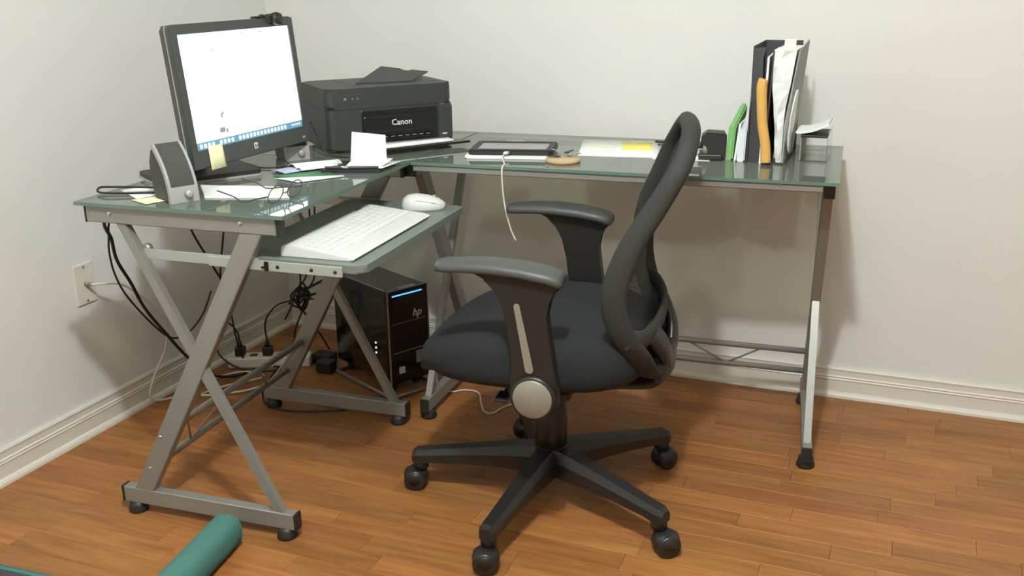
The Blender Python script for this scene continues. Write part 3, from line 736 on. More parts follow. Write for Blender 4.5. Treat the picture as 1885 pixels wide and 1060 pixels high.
for x in (.02, TW-.04):
    for y in (.03, TD-.05): box(bm, (x, y, .008), (x+.02, y+.02, TH0+.001), .002, seg=1)
obj('feet', bm, MT['blackp'], tw, TB)
st_ = thing('tower_stand', 'low silver tube stand under the computer tower', 'stand', tuple(tc_), TY)
bm = BM(); tube(bm, [(-.015, -.02, .007), (TW+.01, -.02, .007), (TW+.01, TD-.02, .007), (-.015, TD-.02, .007)], .007, 10, 0, True); obj('tube_frame', bm, MT['silver'], st_, TB)
print('tower done')

# ------------------------------------------------------------------ keyboard and mouse
KY = R(3.6); KO = Vector((.852, -1.226, .6622))
KB = Matrix.Translation(KO) @ Matrix.Rotation(KY, 4, 'Z')   # local y long axis, x depth (towards the chair)
kc = KB @ Vector((.0875, .2, 0))
kb = thing('keyboard', 'white slim keyboard lying on the pull-out tray', 'keyboard', tuple(kc), KY)
KL, KD = .412, .172
bm = BM(); pf = [(0, .004), (.002, 0), (KD-.01, 0), (KD, .003), (KD+.002, .006), (KD-.012, .010), (.06, .019), (.012, .024), (.003, .022)]
prism(bm, [(x, z) for x, z in pf], -KL, 0, frame_m((0, 0, 0), (1, 0, 0), (0, 0, 1)), bev=.002); obj('body', bm, MT['white'], kb, KB)
def ktop(x): 
    pts = [(.003, .022), (.012, .024), (.06, .019), (KD-.012, .010)]
    return interp(pts, x)
rows = [(.022, .012, 18), (.038, .0155, 15), (.056, .0155, 15), (.074, .0155, 14), (.092, .0155, 13)]
kmesh = {}
kn = 0
for x0, dk, n in rows+[(.110, .0155, 9)]:
    yy = .012; tot = KL-.024; pitch = tot/n
    for k in range(n):
        wk = pitch-.002; key = (round(dk, 4), round(wk, 4))
        if key not in kmesh:
            b2 = BM(); box(b2, (0, 0, 0), (dk, wk, .0028), .0008, seg=1); me = bpy.data.meshes.new('key'); b2.to_mesh(me); b2.free(); me.materials.append(MT['key']); kmesh[key] = me
        o = bpy.data.objects.new('key', kmesh[key]); C.objects.link(o); o.parent = kb
        o.matrix_local = WM[kb.name].inverted() @ KB @ Matrix.Translation((x0, yy+k*pitch, ktop(x0)-.0008)) @ Matrix.Rotation(math.atan2(-(ktop(x0)-ktop(x0+dk)), dk)*-1, 4, 'Y'); kn += 1
bm = BM(); box(bm, (.006, KL-.075, ktop(.008)-.0005), (.0125, KL-.045, ktop(.008)+.001)); obj('status_window', bm, MT['ink'], kb, KB, label='dark status window')
mo = thing('mouse', 'white computer mouse behind the keyboard on the tray', 'mouse', (.935, -.700, .6622), R(20))
MM = Matrix.Translation((.942, -.728, .6622)) @ Matrix.Rotation(R(28), 4, 'Z')
bm = BM(); N = 28; rings = []
for k, z in ((0, 0), (.93, 0), (1, .006), (.99, .014), (.90, .024), (.70, .032), (.4, .0365), (0, .038)):
    ring = []
    for i in range(N if k else 1):
        x, y = superell(2*PI*i/N, .056*k, .034*k, 2.5); ring.append(bm.verts.new((x, y, z*(1-.22*(x/.052)) if z > .02 else z)))
    rings.append(ring)
for a, b in zip(rings, rings[1:]):
    for i in range(N):
        vs = list(dict.fromkeys([a[i % len(a)], a[(i+1) % N % len(a)], b[(i+1) % N % len(b)], b[i % len(b)]]))
        if len(vs) > 2: bm.faces.new(vs).smooth = True
bmesh.ops.recalc_face_normals(bm, faces=bm.faces); obj('shell', bm, MT['white'], mo, MM)
bm = BM(); tube(bm, [(.045, -.022, .014), (.02, -.029, .021), (-.02, -.027, .027), (-.045, -.016, .02)], .0012, 6); obj('button_seam', bm, MT['grey'], mo, MM)
bm = BM(); cyl(bm, (.028, -.003, .029), (.028, .003, .029), .007, n=16); obj('scroll_wheel', bm, MT['grey'], mo, MM)

# ------------------------------------------------------------------ small things on the left wing
def W(x, y, z=0): return (x, y, z0+z)
bm = BM(); sheet(bm, [W(.545, -1.085), W(.64, -1.19), W(.82, -1.13), W(.755, -1.04)], .0035, .002)
obj('paper_sheaf', bm, MT['paper'], label='long white paper sheaf beside the near speaker, under the eyeglasses', cat='paper')
bm = BM(); sheet(bm, [W(.40, -1.185), W(.50, -1.245), W(.545, -1.14), W(.44, -1.10)], .0006)
obj('paper', bm, MT['paper'], label='white paper behind the near speaker by the wall', cat='paper')
bm = BM(); sheet(bm, [W(.50, -1.262, .0010), W(.56, -1.285, .0010), W(.60, -1.205, .0010), W(.54, -1.19, .0010)], .0006)
obj('sticky_note', bm, MT['yellow'], label='pale yellow note lying under the near speaker', cat='note')
bm = BM(); tube(bm, [W(.545, -1.15, .008), W(.47, -1.185, .012), W(.40, -1.215, .014), W(.375, -1.222, .012), W(.385, -1.235, .005), W(.43, -1.222, .003), W(.50, -1.195, .004), W(.55, -1.175, .004)], .0025, 8)
obj('looped_cable', bm, MT['cable'], label='black looped cable at the far left end of the desk', cat='cable')
bm = BM(); tube(bm, [W(.42, -.80, .003), W(.50, -.83, .003), W(.56, -.86, .003), W(.60, -.83, .003), W(.63, -.79, .003), W(.66, -.73, .003)], .002, 6)
obj('desk_cable', bm, MT['cable'], label='thin dark cable lying behind the monitor base', cat='cable')
bm = BM(); tube(bm, [W(.59, -.83, .05), W(.60, -.83, .03), W(.63, -.84, .008), W(.65, -.84, .003)], .002, 6)
obj('desk_cable', bm, MT['cable'], label='thin dark cable dropping below the right of the monitor', cat='cable')
bm = BM(); tube(bm, [W(.565, -.64, .09), W(.60, -.66, .05), W(.625, -.665, .012), W(.65, -.66, .003), W(.69, -.66, .003)], .002, 6)
obj('usb_cable', bm, MT['cable'], label='thin cable with white plug in front of the printer corner', cat='cable')
bm = BM(); box(bm, (-.012, -.004, 0), (.012, .004, .007), .001); obj('usb_plug', bm, MT['white'], base=Matrix.Translation((.672, -.742, z0)) @ Matrix.Rotation(R(60), 4, 'Z'), label='small white cable plug lying before the printer', cat='plug')
# loose leaflets
def leaf(name, m, pts, lab, th=.0012, bend=.004, cat='leaflet'):
    bm = BM(); sheet(bm, pts, th, bend); return obj(name, bm, m, label=lab, cat=cat)
leaf('leaflet', MT['dkgreen'], [W(.64, -.93), W(.735, -.975), W(.80, -.875), W(.70, -.83)], 'dark green leaflet lying by the glass edge', .0012, .001)
leaf('leaflet', MT['paperg'], [W(.665, -.962, .0016), W(.745, -.985, .0016), W(.812, -.885, .0016), W(.798, -.878, .0016)], 'narrow white leaflet along the green one', .001, .001)
leaf('leaflet', MT['blueg'], [W(.60, -.885, .003), W(.66, -.91, .003), W(.70, -.82, .004), W(.64, -.80, .004)], 'pale blue leaflet beneath the curled white papers', .001, .002)
leaf('paper', MT['paper'], [W(.62, -.84, .007), W(.66, -.86, .007), W(.735, -.765, .007), W(.70, -.745, .007)], 'curled white paper nearest the far speaker', .0008, .008, 'paper')
leaf('paper', MT['paper'], [W(.66, -.865, .006), W(.685, -.875, .006), W(.74, -.795, .006), W(.72, -.775, .006)], 'curled white paper over the blue leaflet', .0008, .006, 'paper')
# notebook, pen, white cards
bm = BM(); sheet(bm, [W(.73, -.86), W(.868, -.812), W(.85, -.70), W(.70, -.74)], .008); obj('notebook', bm, MT['blackp'], label='thin black notebook beneath the folded white card', cat='notebook')
t = thing('pen', 'silver and black pen on the edge of the black notebook', 'pen', W(.80, -.835, .0085))
bm = BM(); cyl(bm, W(.738, -.852, .0125), W(.862, -.807, .0125), .0036, n=10); obj('barrel', bm, MT['ink'], t)
bm = BM(); cyl(bm, W(.775, -.8386, .0125), W(.795, -.8314, .0125), .0041, n=10); obj('band', bm, MT['chrome'], t)
bm = BM()
sheet(bm, [W(.765, -.812, .0088), W(.868, -.800, .0088), W(.868, -.700, .0088), W(.775, -.715, .0088)], .0012)
obj('card', bm, MT['paper'], label='flat white card lying on the black notebook', cat='card')
bm = BM()
sheet(bm, [W(.768, -.800, .0105), W(.862, -.792, .0105), W(.870, -.745, .024), W(.768, -.755, .024)], .001)
sheet(bm, [W(.762, -.770, .0115), W(.862, -.762, .0115), W(.842, -.727, .079), W(.750, -.735, .084)], .001)
obj('folded_card', bm, MT['paper'], label='white folded card standing open before the printer', cat='card')
# eyeglasses, upside down on the sheaf
eg = thing('eyeglasses', 'thin dark framed eyeglasses upside down on the white paper sheaf', 'eyeglasses', W(.79, -1.15, .005))
def ring_pts(c, ax, up, a, b, n=16):
    c, ax, up = Vector(c), Vector(ax), Vector(up); return [c+ax*a*math.cos(2*PI*k/n)+up*b*math.sin(2*PI*k/n) for k in range(n)]
e0 = Vector(W(.825, -1.186, .0205)); e1 = Vector(W(.829, -1.120, .0205)); axv = (e1-e0).normalized()
upv = Vector((.25, .1, 1)).normalized()
for e in (e0, e1):
    rp_ = ring_pts(e, axv, upv, .025, .019)
    bm = BM(); tube(bm, rp_, .0011, 6, 3, True); rm = obj('rim', bm, MT['ink'], eg)
    bm = BM(); bm.faces.new([bm.verts.new(p) for p in rp_]); obj('lens', bm, MT['lens'], eg)
bm = BM(); tube(bm, [e0+axv*.025, (e0+e1)/2+upv*-.004, e1-axv*.025], .0011, 6); obj('bridge', bm, MT['ink'], eg)
for e, s, tip in ((e0, -1, Vector(W(.727, -1.255, .036))), (e1, 1, Vector(W(.697, -1.129, .036)))):
    st0 = e+axv*.026*s; mid = Vector(W(.765, -1.222, .007)) if s < 0 else Vector(W(.735, -1.092, .009))
    bm = BM(); tube(bm, [st0, st0+(mid-st0)*.5, mid, mid+(tip-mid)*.35+Vector((0, 0, .003)), tip], .0016, 6); obj('temple', bm, MT['ink'], eg)

# ------------------------------------------------------------------ things on the long wing
tb_ = thing('tablet', 'tablet in a thick black case lying flat on the long glass', 'tablet', (1.06, -.44, z0+.006), R(14))
TM = frame_m((.985, -.545, z0+.0065), (1.206-.985, -.492+.545, 0), (-.06, .2, 0))
bm = BM(); L_, D_ = .226, .150
prism(bm, rrect(0, 0, L_, D_, .012), 0, .010, TM, bev=.003); 
for (a, b) in (((.004, .004), (L_-.004, .020)), ((.004, D_-.018), (L_-.004, D_-.004)), ((.004, .018), (.020, D_-.016)), ((L_-.020, .018), (L_-.004, D_-.016))): box(bm, (a[0], a[1], .009), (b[0], b[1], .0135), .0015, TM, 1)
obj('case', bm, MT['blackp'], tb_)
bm = BM(); box(bm, (.019, .019, .0098), (L_-.019, D_-.017, .0108), 0, TM); obj('screen', bm, MT['glassgrey'], tb_)
bm = BM(); prism(bm, rrect(-.006, -.022, L_-.005, D_-.01, .01), 0, .0055, frame_m((.985, -.545, z0+.0002), (1.206-.985, -.492+.545, 0), (-.06, .2, 0)), bev=.0015)
obj('white_folder', bm, MT['paper'], label='slim white folder lying beneath the black tablet', cat='folder')
bm = BM(); lathe(bm, [(0, 0), (.035, 0), (.036, .003), (0, .003)], Matrix.Translation((1.02, -.30, z0)), 24); obj('paper_disc', bm, MT['paper'], label='white round disc just behind the black tablet', cat='disc')
wcb = thing('charging_cable', 'white charging cable hanging from the tablet over the desk front', 'cable', (1.13, -.60, z0+.02))
cpts = [(1.083, -.506, z0+.012), (1.088, -.535, z0+.0145), (1.102, -.60, z0+.007), (1.125, -.68-.0, z0+.004), (1.16, -.66, z0+.004)]
P0 = TM @ Vector((.105, -.003, .006))
hang = [P0+Vector((.001, -.012, .002)), P0+Vector((.008, -.05, -.003)), dw(1.083, -.690, H+.004), dw(1.084, -.711, H-.004), dw(1.086, -.716, .72), dw(1.092, -.716, .666), dw(1.106, -.716, .61), dw(1.120, -.716, .578)]
bm = BM(); tube(bm, hang, .0022, 8); obj('cord', bm, MT['cablew'], wcb)
bm = BM(); box(bm, (-.006, -.016, -.003), (.006, .004, .003), .001, Matrix.Translation(P0+Vector((.001, -.002, .002))) @ Matrix.Rotation(R(8), 4, 'Z')); obj('plug', bm, MT['white'], wcb)
bm = BM(); lathe(bm, [(0, 0), (.043, 0), (.045, .002), (.045, .0075), (.043, .009), (0, .009)], Matrix.Translation((1.246, -.530, z0)), 36)
obj('coaster', bm, MT['cork'], label='round tan wooden coaster beside the tablet', cat='coaster')
ky = thing('key_bunch', 'small bunch of metal keys lying on the tan coaster', 'keys', (1.243, -.515, z0+.0095))
bm = BM(); tube(bm, ring_pts((1.240, -.51, z0+.013), (1, 0, 0), (0, 1, .15), .012, .012, 12), .001, 6, 2, True); obj('key_ring', bm, MT['chrome'], ky)
for k, a in enumerate((-2.4, .4, 1.3, 2.6)):
    mt_ = Matrix.Translation((1.240+.012*math.cos(a), -.51+.012*math.sin(a), z0+.0115+.003*k)) @ Matrix.Rotation(a, 4, 'Z') @ Matrix.Rotation(R(-4), 4, 'Y')
    bm = BM(); cyl(bm, (.006, 0, -.001), (.006, 0, .001), .008, n=12); box(bm, (.01, -.0025, -.001), (.034, .0025, .001)); 
    for q_ in range(3): box(bm, (.018+q_*.005, .0025, -.001), (.0205+q_*.005, .0045, .001))
    bm.transform(mt_); obj('key', bm, MT['chrome'] if k % 2 else MT['ink'], ky)
bm = BM(); sheet(bm, [(1.256, -.436, z0), (1.466, -.404, z0), (1.40, -.150, z0), (1.19, -.185, z0)], .0012); pf_ = obj('printed_form', bm, MT['paper'], label='white printed form with a yellow block on the long glass', cat='paper')
bm = BM(); zz = z0+.00125
def on_form(u, v): 
    a, b, c, d = Vector((1.256, -.436, zz)), Vector((1.466, -.404, zz)), Vector((1.40, -.150, zz)), Vector((1.19, -.185, zz)); return a.lerp(b, u).lerp(d.lerp(c, u), v)
sheet(bm, [on_form(.53, .38), on_form(.93, .38), on_form(.93, .88), on_form(.53, .88)], .0002); obj('yellow_block', bm, MT['yel2'], pf_)
bm = BM()
for v in (.30, .5, .6, .7): sheet(bm, [on_form(.08, v), on_form(.46, v), on_form(.46, v+.03), on_form(.08, v+.03)], .0002, n=1)
obj('print_lines', bm, MT['yellow'], pf_)
leaf('paper', MT['paperg'], [(1.455, -.425, z0), (1.60, -.41, z0), (1.56, -.20, z0), (1.41, -.22, z0)], 'pale paper right of the printed form, behind the chair back', .0006, 0, 'paper')
bm = BM(); cyl(bm, (1.40, -.172, z0+.004), (1.52, -.185, z0+.004), .0035, n=10); obj('pencil', bm, MT['ink'], label='dark pencil at the top right corner of the printed form', cat='pencil')
# black desktop punch
sp = thing('hole_punch', 'black desktop hole punch between the chair back and the green folder', 'hole punch', (1.60, -.36, z0), R(8))
SM = Matrix.Translation((1.595, -.365, z0)) @ Matrix.Rotation(R(10), 4, 'Z')
bm = BM(); box(bm, (-.032, -.035, 0), (.028, .04, .016), .004, SM); obj('base', bm, MT['blackp'], sp)
bm = BM(); prism(bm, [(.0, 0), (.036, 0), (.038, .055), (.030, .068), (-.012, .070), (-.026, .060), (-.028, .040), (-.010, .036), (-.006, .016)], -.035, .028, SM @ frame_m((0, 0, 0), (1, 0, 0), (0, 0, 1)), bev=.004); obj('housing', bm, MT['blackp'], sp)
bm = BM(); box(bm, (-.10, -.012, .026), (-.02, .016, .040), .004, SM); obj('lever_arm', bm, MT['blackp'], sp)
bm = BM(); cyl(bm, SM @ Vector((-.014, -.02, .014)), SM @ Vector((-.014, -.02, .038)), .008, n=14); obj('punch_pin', bm, MT['grey'], sp)
leaf('paper', MT['paper'], [(1.52, -.405, z0+.002), (1.575, -.40, z0+.002), (1.57, -.33, z0+.002), (1.52, -.335, z0+.002)], 'small white scrap beside the hole punch', .0006, .001, 'paper')
# upright files
def panel(name, m, lab, x0, x1, y0, y1, ztop_f, ztop_b, lean=0, bev=.001, cat='folder', bend=0):
    """upright flat file between x0..x1, front edge y0, back edge y1"""
    bm = BM(); prism(bm, [(y0, 0), (y1, 0), (y1, ztop_b), (y0, ztop_f)], x0, x1, frame_m((0, 0, z0), (0, 1, 0), (0, 0, 1)), bev=bev)
    if lean or bend:
        for v in bm.verts: 
            h_ = v.co.z-z0; v.co.x += lean*h_+bend*math.sin(PI*min(1, h_/max(ztop_f, ztop_b)))
    return obj(name, bm, m, label=lab, cat=cat)
hd = thing('magazine_holder', 'dark charcoal upright magazine holder at the right end of the desk', 'file holder', (1.745, -.30, z0), 0)
FH = .288
bm = BM(); prism(bm, [(-.40, 0), (-.18, 0), (-.18, FH), (-.385, FH-.002), (-.385, .17), (-.40, .13)], 1.690, 1.6925, frame_m((0, 0, z0), (0, 1, 0), (0, 0, 1))); obj('side_panel', bm, MT['holder'], hd)
bm = BM(); prism(bm, [(-.40, 0), (-.20, 0), (-.20, FH-.002), (-.215, FH+.004), (-.385, FH-.012), (-.40, .10)], 1.7775, 1.7805, frame_m((0, 0, z0), (0, 1, 0), (0, 0, 1)))
for v in bm.verts:
    h_ = v.co.z-z0; v.co.x += .0+.125*max(0, h_-.10)
obj('side_panel', bm, MT['greyh'], hd, label='light grey side panel')
bm = BM(); box(bm, (1.690, -.183, z0), (1.786, -.180, z0+FH)); obj('back_panel', bm, MT['holder'], hd)
bm = BM(); box(bm, (1.690, -.40, z0), (1.786, -.18, z0+.003)); obj('bottom_panel', bm, MT['holder'], hd)
bm = BM(); prism(bm, [(1.692, 0), (1.722, 0), (1.715, FH-.03), (1.722, FH-.004), (1.692, FH-.008)], .385, .380, frame_m((0, 0, z0), (1, 0, 0), (0, 0, 1)))
obj('front_lip', bm, MT['holder'], hd)
# manila roll in front
bm = BM(); pts = [(1.741, -.418, z0+.006), (1.737, -.417, z0+.05), (1.727, -.415, z0+.10), (1.722, -.413, z0+.15), (1.719, -.410, z0+.19), (1.722, -.405, z0+.208)]
tube(bm, pts, .014, 14, 6, False, ell=(.0125, .010, (1, 0, 0))); obj('manila_envelope', bm, MT['envel'], label='rolled yellow manila envelope standing before the magazine holder', cat='envelope')
def tapered(name, m, lab, left, right, y0, y1, cat, crease=.0):
    '''upright crumpled sheaf: left/right x outlines over height, front edge folded'''
    t_ = bmesh.new(); rings = []; n = 14; h0, h1 = left[0][0], left[-1][0]
    for i in range(n+1):
        h_ = h0+(h1-h0)*i/n; a = interp(left, h_); b = interp(right, h_); c_ = crease*math.sin(i*1.9); mx_ = (a+b)/2+.2*(b-a)*math.sin(i*.9)
        rings.append([t_.verts.new((a, y0+.004+c_, z0+h_)), t_.verts.new((mx_, y0-.003-c_, z0+h_)), t_.verts.new((b, y0+.005, z0+h_)), t_.verts.new((b-.001, y1, z0+h_)), t_.verts.new((a+.001, y1, z0+h_))])
    for a, b in zip(rings, rings[1:]):
        for k in range(5): t_.faces.new([a[k], a[(k+1) % 5], b[(k+1) % 5], b[k]])
    t_.faces.new(rings[0]); t_.faces.new(rings[-1]); bmesh.ops.recalc_face_normals(t_, faces=t_.faces); bm = BM(); merge(bm, t_)
    return obj(name, bm, m, label=lab, cat=cat)
tapered('crumpled_envelope', MT['paper'], 'large crumpled white envelope standing in the magazine holder', [(.004, 1.762), (.04, 1.757), (.10, 1.753), (.19, 1.742), (.278, 1.741)], [(.004, 1.776), (.10, 1.775), (.14, 1.777), (.20, 1.786), (.278, 1.795)], -.398, -.22, 'envelope', .003)
panel('paper', MT['paper'], 'thin white papers leaning behind the manila envelope in the holder', 1.722, 1.727, -.404, -.20, .262, .272, .02, .0005, 'paper', .006)
panel('folder', MT['holder'], 'dark folder edge between the white papers in the holder', 1.732, 1.735, -.403, -.20, .276, .28, .03, .0005)
panel('greeting_card', MT['pink'], 'pinkish patterned card showing at the top of the holder', 1.748, 1.776, -.33, -.328, .296, .300, .03, .0003, 'card')
panel('green_folder', MT['green'], 'bright green folder standing left of the magazine holder', 1.634, 1.652, -.378, -.22, .085, .125, .05, .004)
panel('clear_folder', MT['paperg'], 'greyish clear folder between the green folder and the holder', 1.664, 1.684, -.392, -.24, .078, .12, .03, .003)
panel('page_bundle', MT['paper'], 'white pages leaning just left of the magazine holder', 1.656, 1.661, -.385, -.23, .095, .10, .10, .001, 'paper')
# white curved disc sleeve and clear stand at the right
t = thing('letter_rack', 'small clear and black letter rack at the right desk corner', 'rack', (1.84, -.28, z0), 0)
bm = BM(); box(bm, (1.812, -.34, z0), (1.880, -.20, z0+.004), .001); box(bm, (1.877, -.34, z0), (1.880, -.20, z0+.075), .001); obj('clear_shell', bm, MT['acryl'], t)
bm = BM(); box(bm, (1.812, -.335, z0+.060), (1.877, -.21, z0+.066), .001); obj('black_shelf', bm, MT['blackp'], t)
bm = BM(); box(bm, (1.812, -.335, z0), (1.815, -.21, z0+.066), .001); obj('rack_side', bm, MT['greyh'], t)
top_ = [(1.800+.078*u_, .0690+.024*u_**2.2) for u_ in [i/8 for i in range(9)]]
bm = BM(); prism(bm, top_+[(x_, y_+.006) for x_, y_ in top_[::-1]], .335, .225, frame_m((0, 0, z0), (1, 0, 0), (0, 0, 1)))
obj('curled_papers', bm, MT['paper'], label='curled white papers on the black shelf of the rack', cat='paper')
bm = BM(); g = []
pl = []
for k in range(24): 
    x, y = superell(2*PI*k/24, .045, .080, 2.2); pl.append((-.33+x, .098+y))
prism(bm, pl, 1.783, 1.788, frame_m((0, 0, z0), (0, 1, 0), (0, 0, 1)), bev=.001)
for v in bm.verts: v.co.x += .125*max(0, v.co.z-z0-.10)
obj('white_sleeve', bm, MT['paper'], label='white rounded sleeve leaning outside the grey holder side', cat='sleeve')

# ------------------------------------------------------------------ cables, power strip, floor things
def cable(name, pts, r, m, lab, cat='cable', n=8):
    bm = BM(); tube(bm, pts, r, n, 8); return obj(name, bm, m, label=lab, cat=cat)
cable('coax_cable', [(.028, -.948, .43), (.05, -.94, .432), (.08, -.885, .415), (.09, -.80, .33), (.08, -.74, .25), (.06, -.735, .17), (.05, -.79, .09), (.045, -.80, .03), (.06, -.72, .006), (.066, -.62, .006), (.11, -.50, .006), (.18, -.47, .006), (.22, -.50, .006), (.15, -.60, .006), (.13, -.68, .006), (.22, -.62, .006), (.27, -.55, .006)], .0035, MT['cablew'], 'cream coaxial cable drooping from the wall plate to the floor')
cable('power_cable', [dw(.40, -1.20, .74), (.30, -1.14, .68), (.22, -1.05, .60), (.16, -.98, .52), (.12, -.90, .43), (.11, -.85, .34), (.11, -.78, .24), (.11, -.70, .135), (.12, -.62, .05), (.13, -.52, .006), (.16, -.44, .006)], .0045, MT['cable'], 'thick black cable running down the wall behind the near legs')
cable('power_cable', [dw(.42, -1.17, .74), (.31, -1.12, .69), (.22, -1.06, .60), (.15, -.99, .51), (.11, -.93, .43), (.10, -.88, .36), (.10, -.80, .26), (.10, -.74, .21), (.10, -.67, .205), (.10, -.60, .24), (.10, -.55, .30)], .0028, MT['cable'], 'thin black cable looping beside the thick one behind the near legs')
cable('power_cable', [(.46, -.93, .755), (.36, -.85, .70), (.25, -.76, .62), (.15, -.67, .55), (.10, -.60, .49), (.10, -.54, .39), (.10, -.49, .31)], .0035, MT['cable'], 'straight black cable slanting below the left glass to the wall')
cable('power_cable', [(.40, -.80, .755), (.28, -.66, .62), (.15, -.52, .50), (.10, -.47, .44), (.10, -.50, .32), (.10, -.47, .22), (.10, -.455, .12), (.11, -.44, .035), (.16, -.41, .01), (.22, -.40, .006)], .003, MT['cable'], 'thin black cable bending at the baseboard towards the power strip')
cable('power_cable', [(.30, -.22, .012), (.26, -.24, .10), (.22, -.28, .19), (.24, -.33, .235), (.26, -.27, .28), (.27, -.24, .40), (.30, -.28, .60), (.34, -.35, .755)], .003, MT['cable'], 'thin black cable rising from the tied cable knot')
# tied bundle of spare cord
bm = BM()
for k in range(5):
    c_ = Vector((.25, -.315+.012*k, .215+.006*math.sin(k*2)))
    tube(bm, [c_+Vector((.01*math.sin(k), .045*math.cos(a)*(1-.1*k), .028*math.sin(a)+.012*math.sin(2*a+k))) for a in [2*PI*i/10 for i in range(10)]], .0032, 6, 4, True)
tube(bm, [(.25, -.33, .24), (.26, -.36, .21), (.25, -.39, .17)], .0035, 6); tube(bm, [(.25, -.30, .22), (.27, -.22, .21), (.28, -.18, .215)], .0045, 6); tube(bm, [(.25, -.30, .235), (.27, -.24, .245), (.28, -.19, .25)], .0045, 6)
tube(bm, [(.25, -.29, .24), (.26, -.30, .30), (.29, -.33, .55), (.33, -.38, .75)], .003, 6)
tube(bm, [(.25, -.27, .23), (.27, -.23, .28), (.30, -.25, .50), (.35, -.30, .75)], .003, 6)
obj('cable_bundle', bm, MT['cable'], label='tangled knot of black cords hanging behind the middle legs', cat='cable')
# power strip
SA = R(24); PSM = Matrix.Translation((.175, -.385, .0005)) @ Matrix.Rotation(SA, 4, 'Z')
ps_ = thing('power_strip', 'long white power strip with black plugs on the floor in the corner', 'power strip', (.175, -.385, 0), SA)
bm = BM(); box(bm, (-.135, -.028, 0), (.135, .028, .036), .005, PSM); obj('housing', bm, MT['trim'], ps_)
bm = BM()
for k in range(5): box(bm, (-.11+k*.045, -.012, .0355), (-.085+k*.045, .012, .0368), 0, PSM)
obj('sockets', bm, MT['ink'], ps_)
for i, (x, cpt, lab) in enumerate(((-.095, [(-.095, 0, .08), (-.10, 0, .12), (-.13, 0, .15), (-.16, -.01, .12), (-.16, -.03, .06), (-.11, -.05, .02), (-.04, -.07, .006), (.05, -.06, .006)], 'black plug with looped cord, leftmost on the power strip'), (-.005, [(-.005, 0, .085), (-.005, 0, .15), (.03, .01, .20), (.09, .03, .215), (.15, .05, .21)], 'black plug with arched cord, middle of the power strip'), (.085, [(.085, 0, .08), (.09, 0, .12), (.11, .02, .17), (.14, .05, .22)], 'black plug with upright cord, right end of the power strip'))):
    w0 = PSM @ Vector((x, 0, .0372)); p_ = thing('power_plug', lab, 'plug', tuple(w0), SA, 'black plugs in the power strip')
    bm = BM(); box(bm, (x-.016, -.015, .0372), (x+.016, .015, .066), .004, PSM); cyl(bm, PSM @ Vector((x, 0, .064)), PSM @ Vector((x, 0, .088)), .010, .005, n=12); obj('plug_body', bm, MT['cable'], p_)
    bm = BM(); tube(bm, [PSM @ Vector(q_) for q_ in cpt], .003, 6); obj('cord', bm, MT['cable'], p_)
bm = BM(); box(bm, (.30, -.33, .0005), (.37, -.28, .036), .005); obj('power_adapter', bm, MT['cable'], label='black power adapter brick on the floor behind the middle legs', cat='adapter')
bm = BM(); box(bm, (.355, -.395, .0005), (.41, -.35, .040), .005); obj('power_adapter', bm, MT['blackp'], label='small black power adapter close to the side of the tower', cat='adapter')
cable('floor_cable', [(.60, -.62, .004), (.45, -.68, .004), (.35, -.66, .004), (.30, -.60, .004), (.25, -.50, .004), (.22, -.42, .004)], .003, MT['cable'], 'black cable lying on the floor between near and middle legs')
cable('white_floor_cable', [TB @ Vector((TW-.02, -.003, .105)), TB @ Vector((TW-.004, -.03, .08)), (.80, -.40, .02), (.835, -.386+.0, .004), (.87, -.36, .004), (.917, -.365, .004), (.955, -.43, .004), (.985, -.48, .004), (1.015, -.489, .004), (1.03, -.44, .004), (1.06, -.40, .004), (1.14, -.39, .004)], .0026, MT['cablew'], 'white cable wandering over the floor from the tower to the chair')

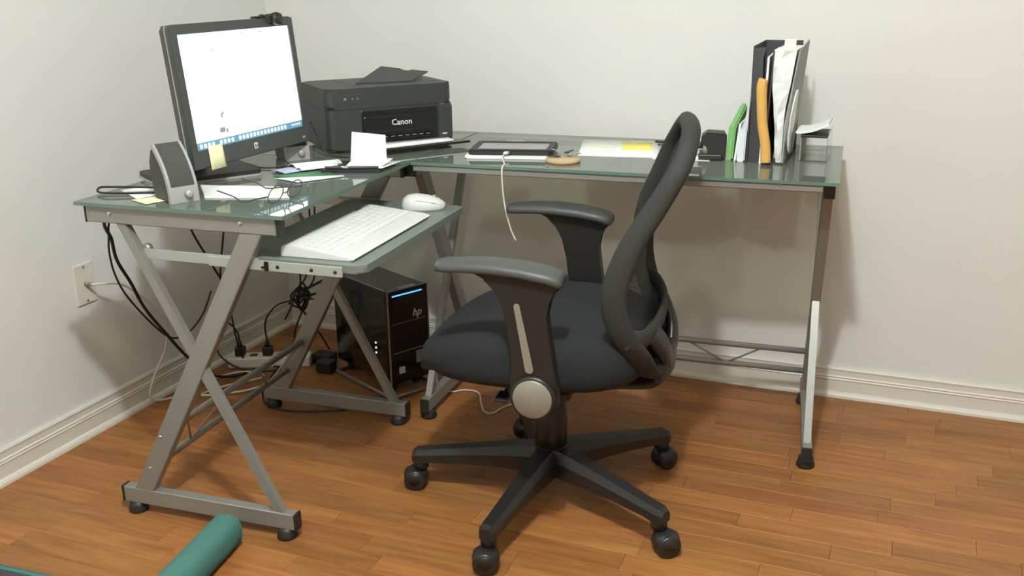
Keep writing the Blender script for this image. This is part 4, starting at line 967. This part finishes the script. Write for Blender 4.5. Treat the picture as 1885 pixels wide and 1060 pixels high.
# rolled teal pad and mat in the foreground
def unproj(u, v, z):
    r_ = D2+RA*(u-942.5)/FPX-RB*(v-530)/FPX; return CP+r_*((z-CP.z)/r_.z)
e0 = unproj(421, 972, .040); e1 = unproj(300, 1100, .040)
ax = (e1-e0); ax.z = 0; ax.normalize()
tp = thing('teal_bolster', 'rolled teal fabric bolster pointing at the desk foot', 'bolster', (e0.x, e0.y, 0))
RM = frame_m(e0, Vector((-ax.y, ax.x, 0)), (0, 0, 1))   # z = x cross y
sgn_ = 1 if (RM.to_3x3() @ Vector((0, 0, 1))).dot(ax) > 0 else -1
bm = BM(); t_ = bmesh.new(); rings = []
for s, k in ((-.002, .55), (0, .86), (.004, .97), (.012, 1), (.06, 1.01), (.15, .99), (.30, 1.0), (.55, 1)):
    rings.append([t_.verts.new(RM @ Vector((superell(2*PI*i/20+.2, .036*k, .0385*k, 2.6)[0], superell(2*PI*i/20+.2, .036*k, .0385*k, 2.6)[1], s*sgn_))) for i in range(20)])
for a, b in zip(rings, rings[1:]):
    for k in range(20): t_.faces.new([a[k], a[(k+1) % 20], b[(k+1) % 20], b[k]]).smooth = True
t_.faces.new(rings[0]); t_.faces.new(rings[-1]); bmesh.ops.recalc_face_normals(t_, faces=t_.faces); merge(bm, t_); obj('cover', bm, MT['teal'], tp)
bm = BM(); tube(bm, [RM @ Vector((superell(2*PI*i/20+.2, .0355, .038, 2.6)[0], superell(2*PI*i/20+.2, .0355, .038, 2.6)[1], .006*sgn_)) for i in range(20)], .0015, 6, 2, True); obj('end_seam', bm, MT['teal'], tp)
a0, a1 = unproj(-40, 1030, .012), unproj(150, 1072, .012); dv = (a1-a0).normalized(); nv = Vector((dv.y, -dv.x, 0))
mt = thing('floor_mat', 'grey fabric mat with teal border in the lower left corner', 'mat', (a0.x, a0.y, 0))
q0, q1 = a0-dv*.3, a1+dv*.25
def strip(o0, o1, z, th): 
    b_ = BM(); sheet(b_, [Vector((*(q0+nv*o1).xy, z)), Vector((*(q1+nv*o1).xy, z)), Vector((*(q1+nv*o0).xy, z)), Vector((*(q0+nv*o0).xy, z))], th); return b_
obj('mat_surface', strip(.012, .60, .0005, .010), MT['greyf'], mt)
obj('border', strip(0, .014, .0005, .013), MT['teal'], mt)
print('done')
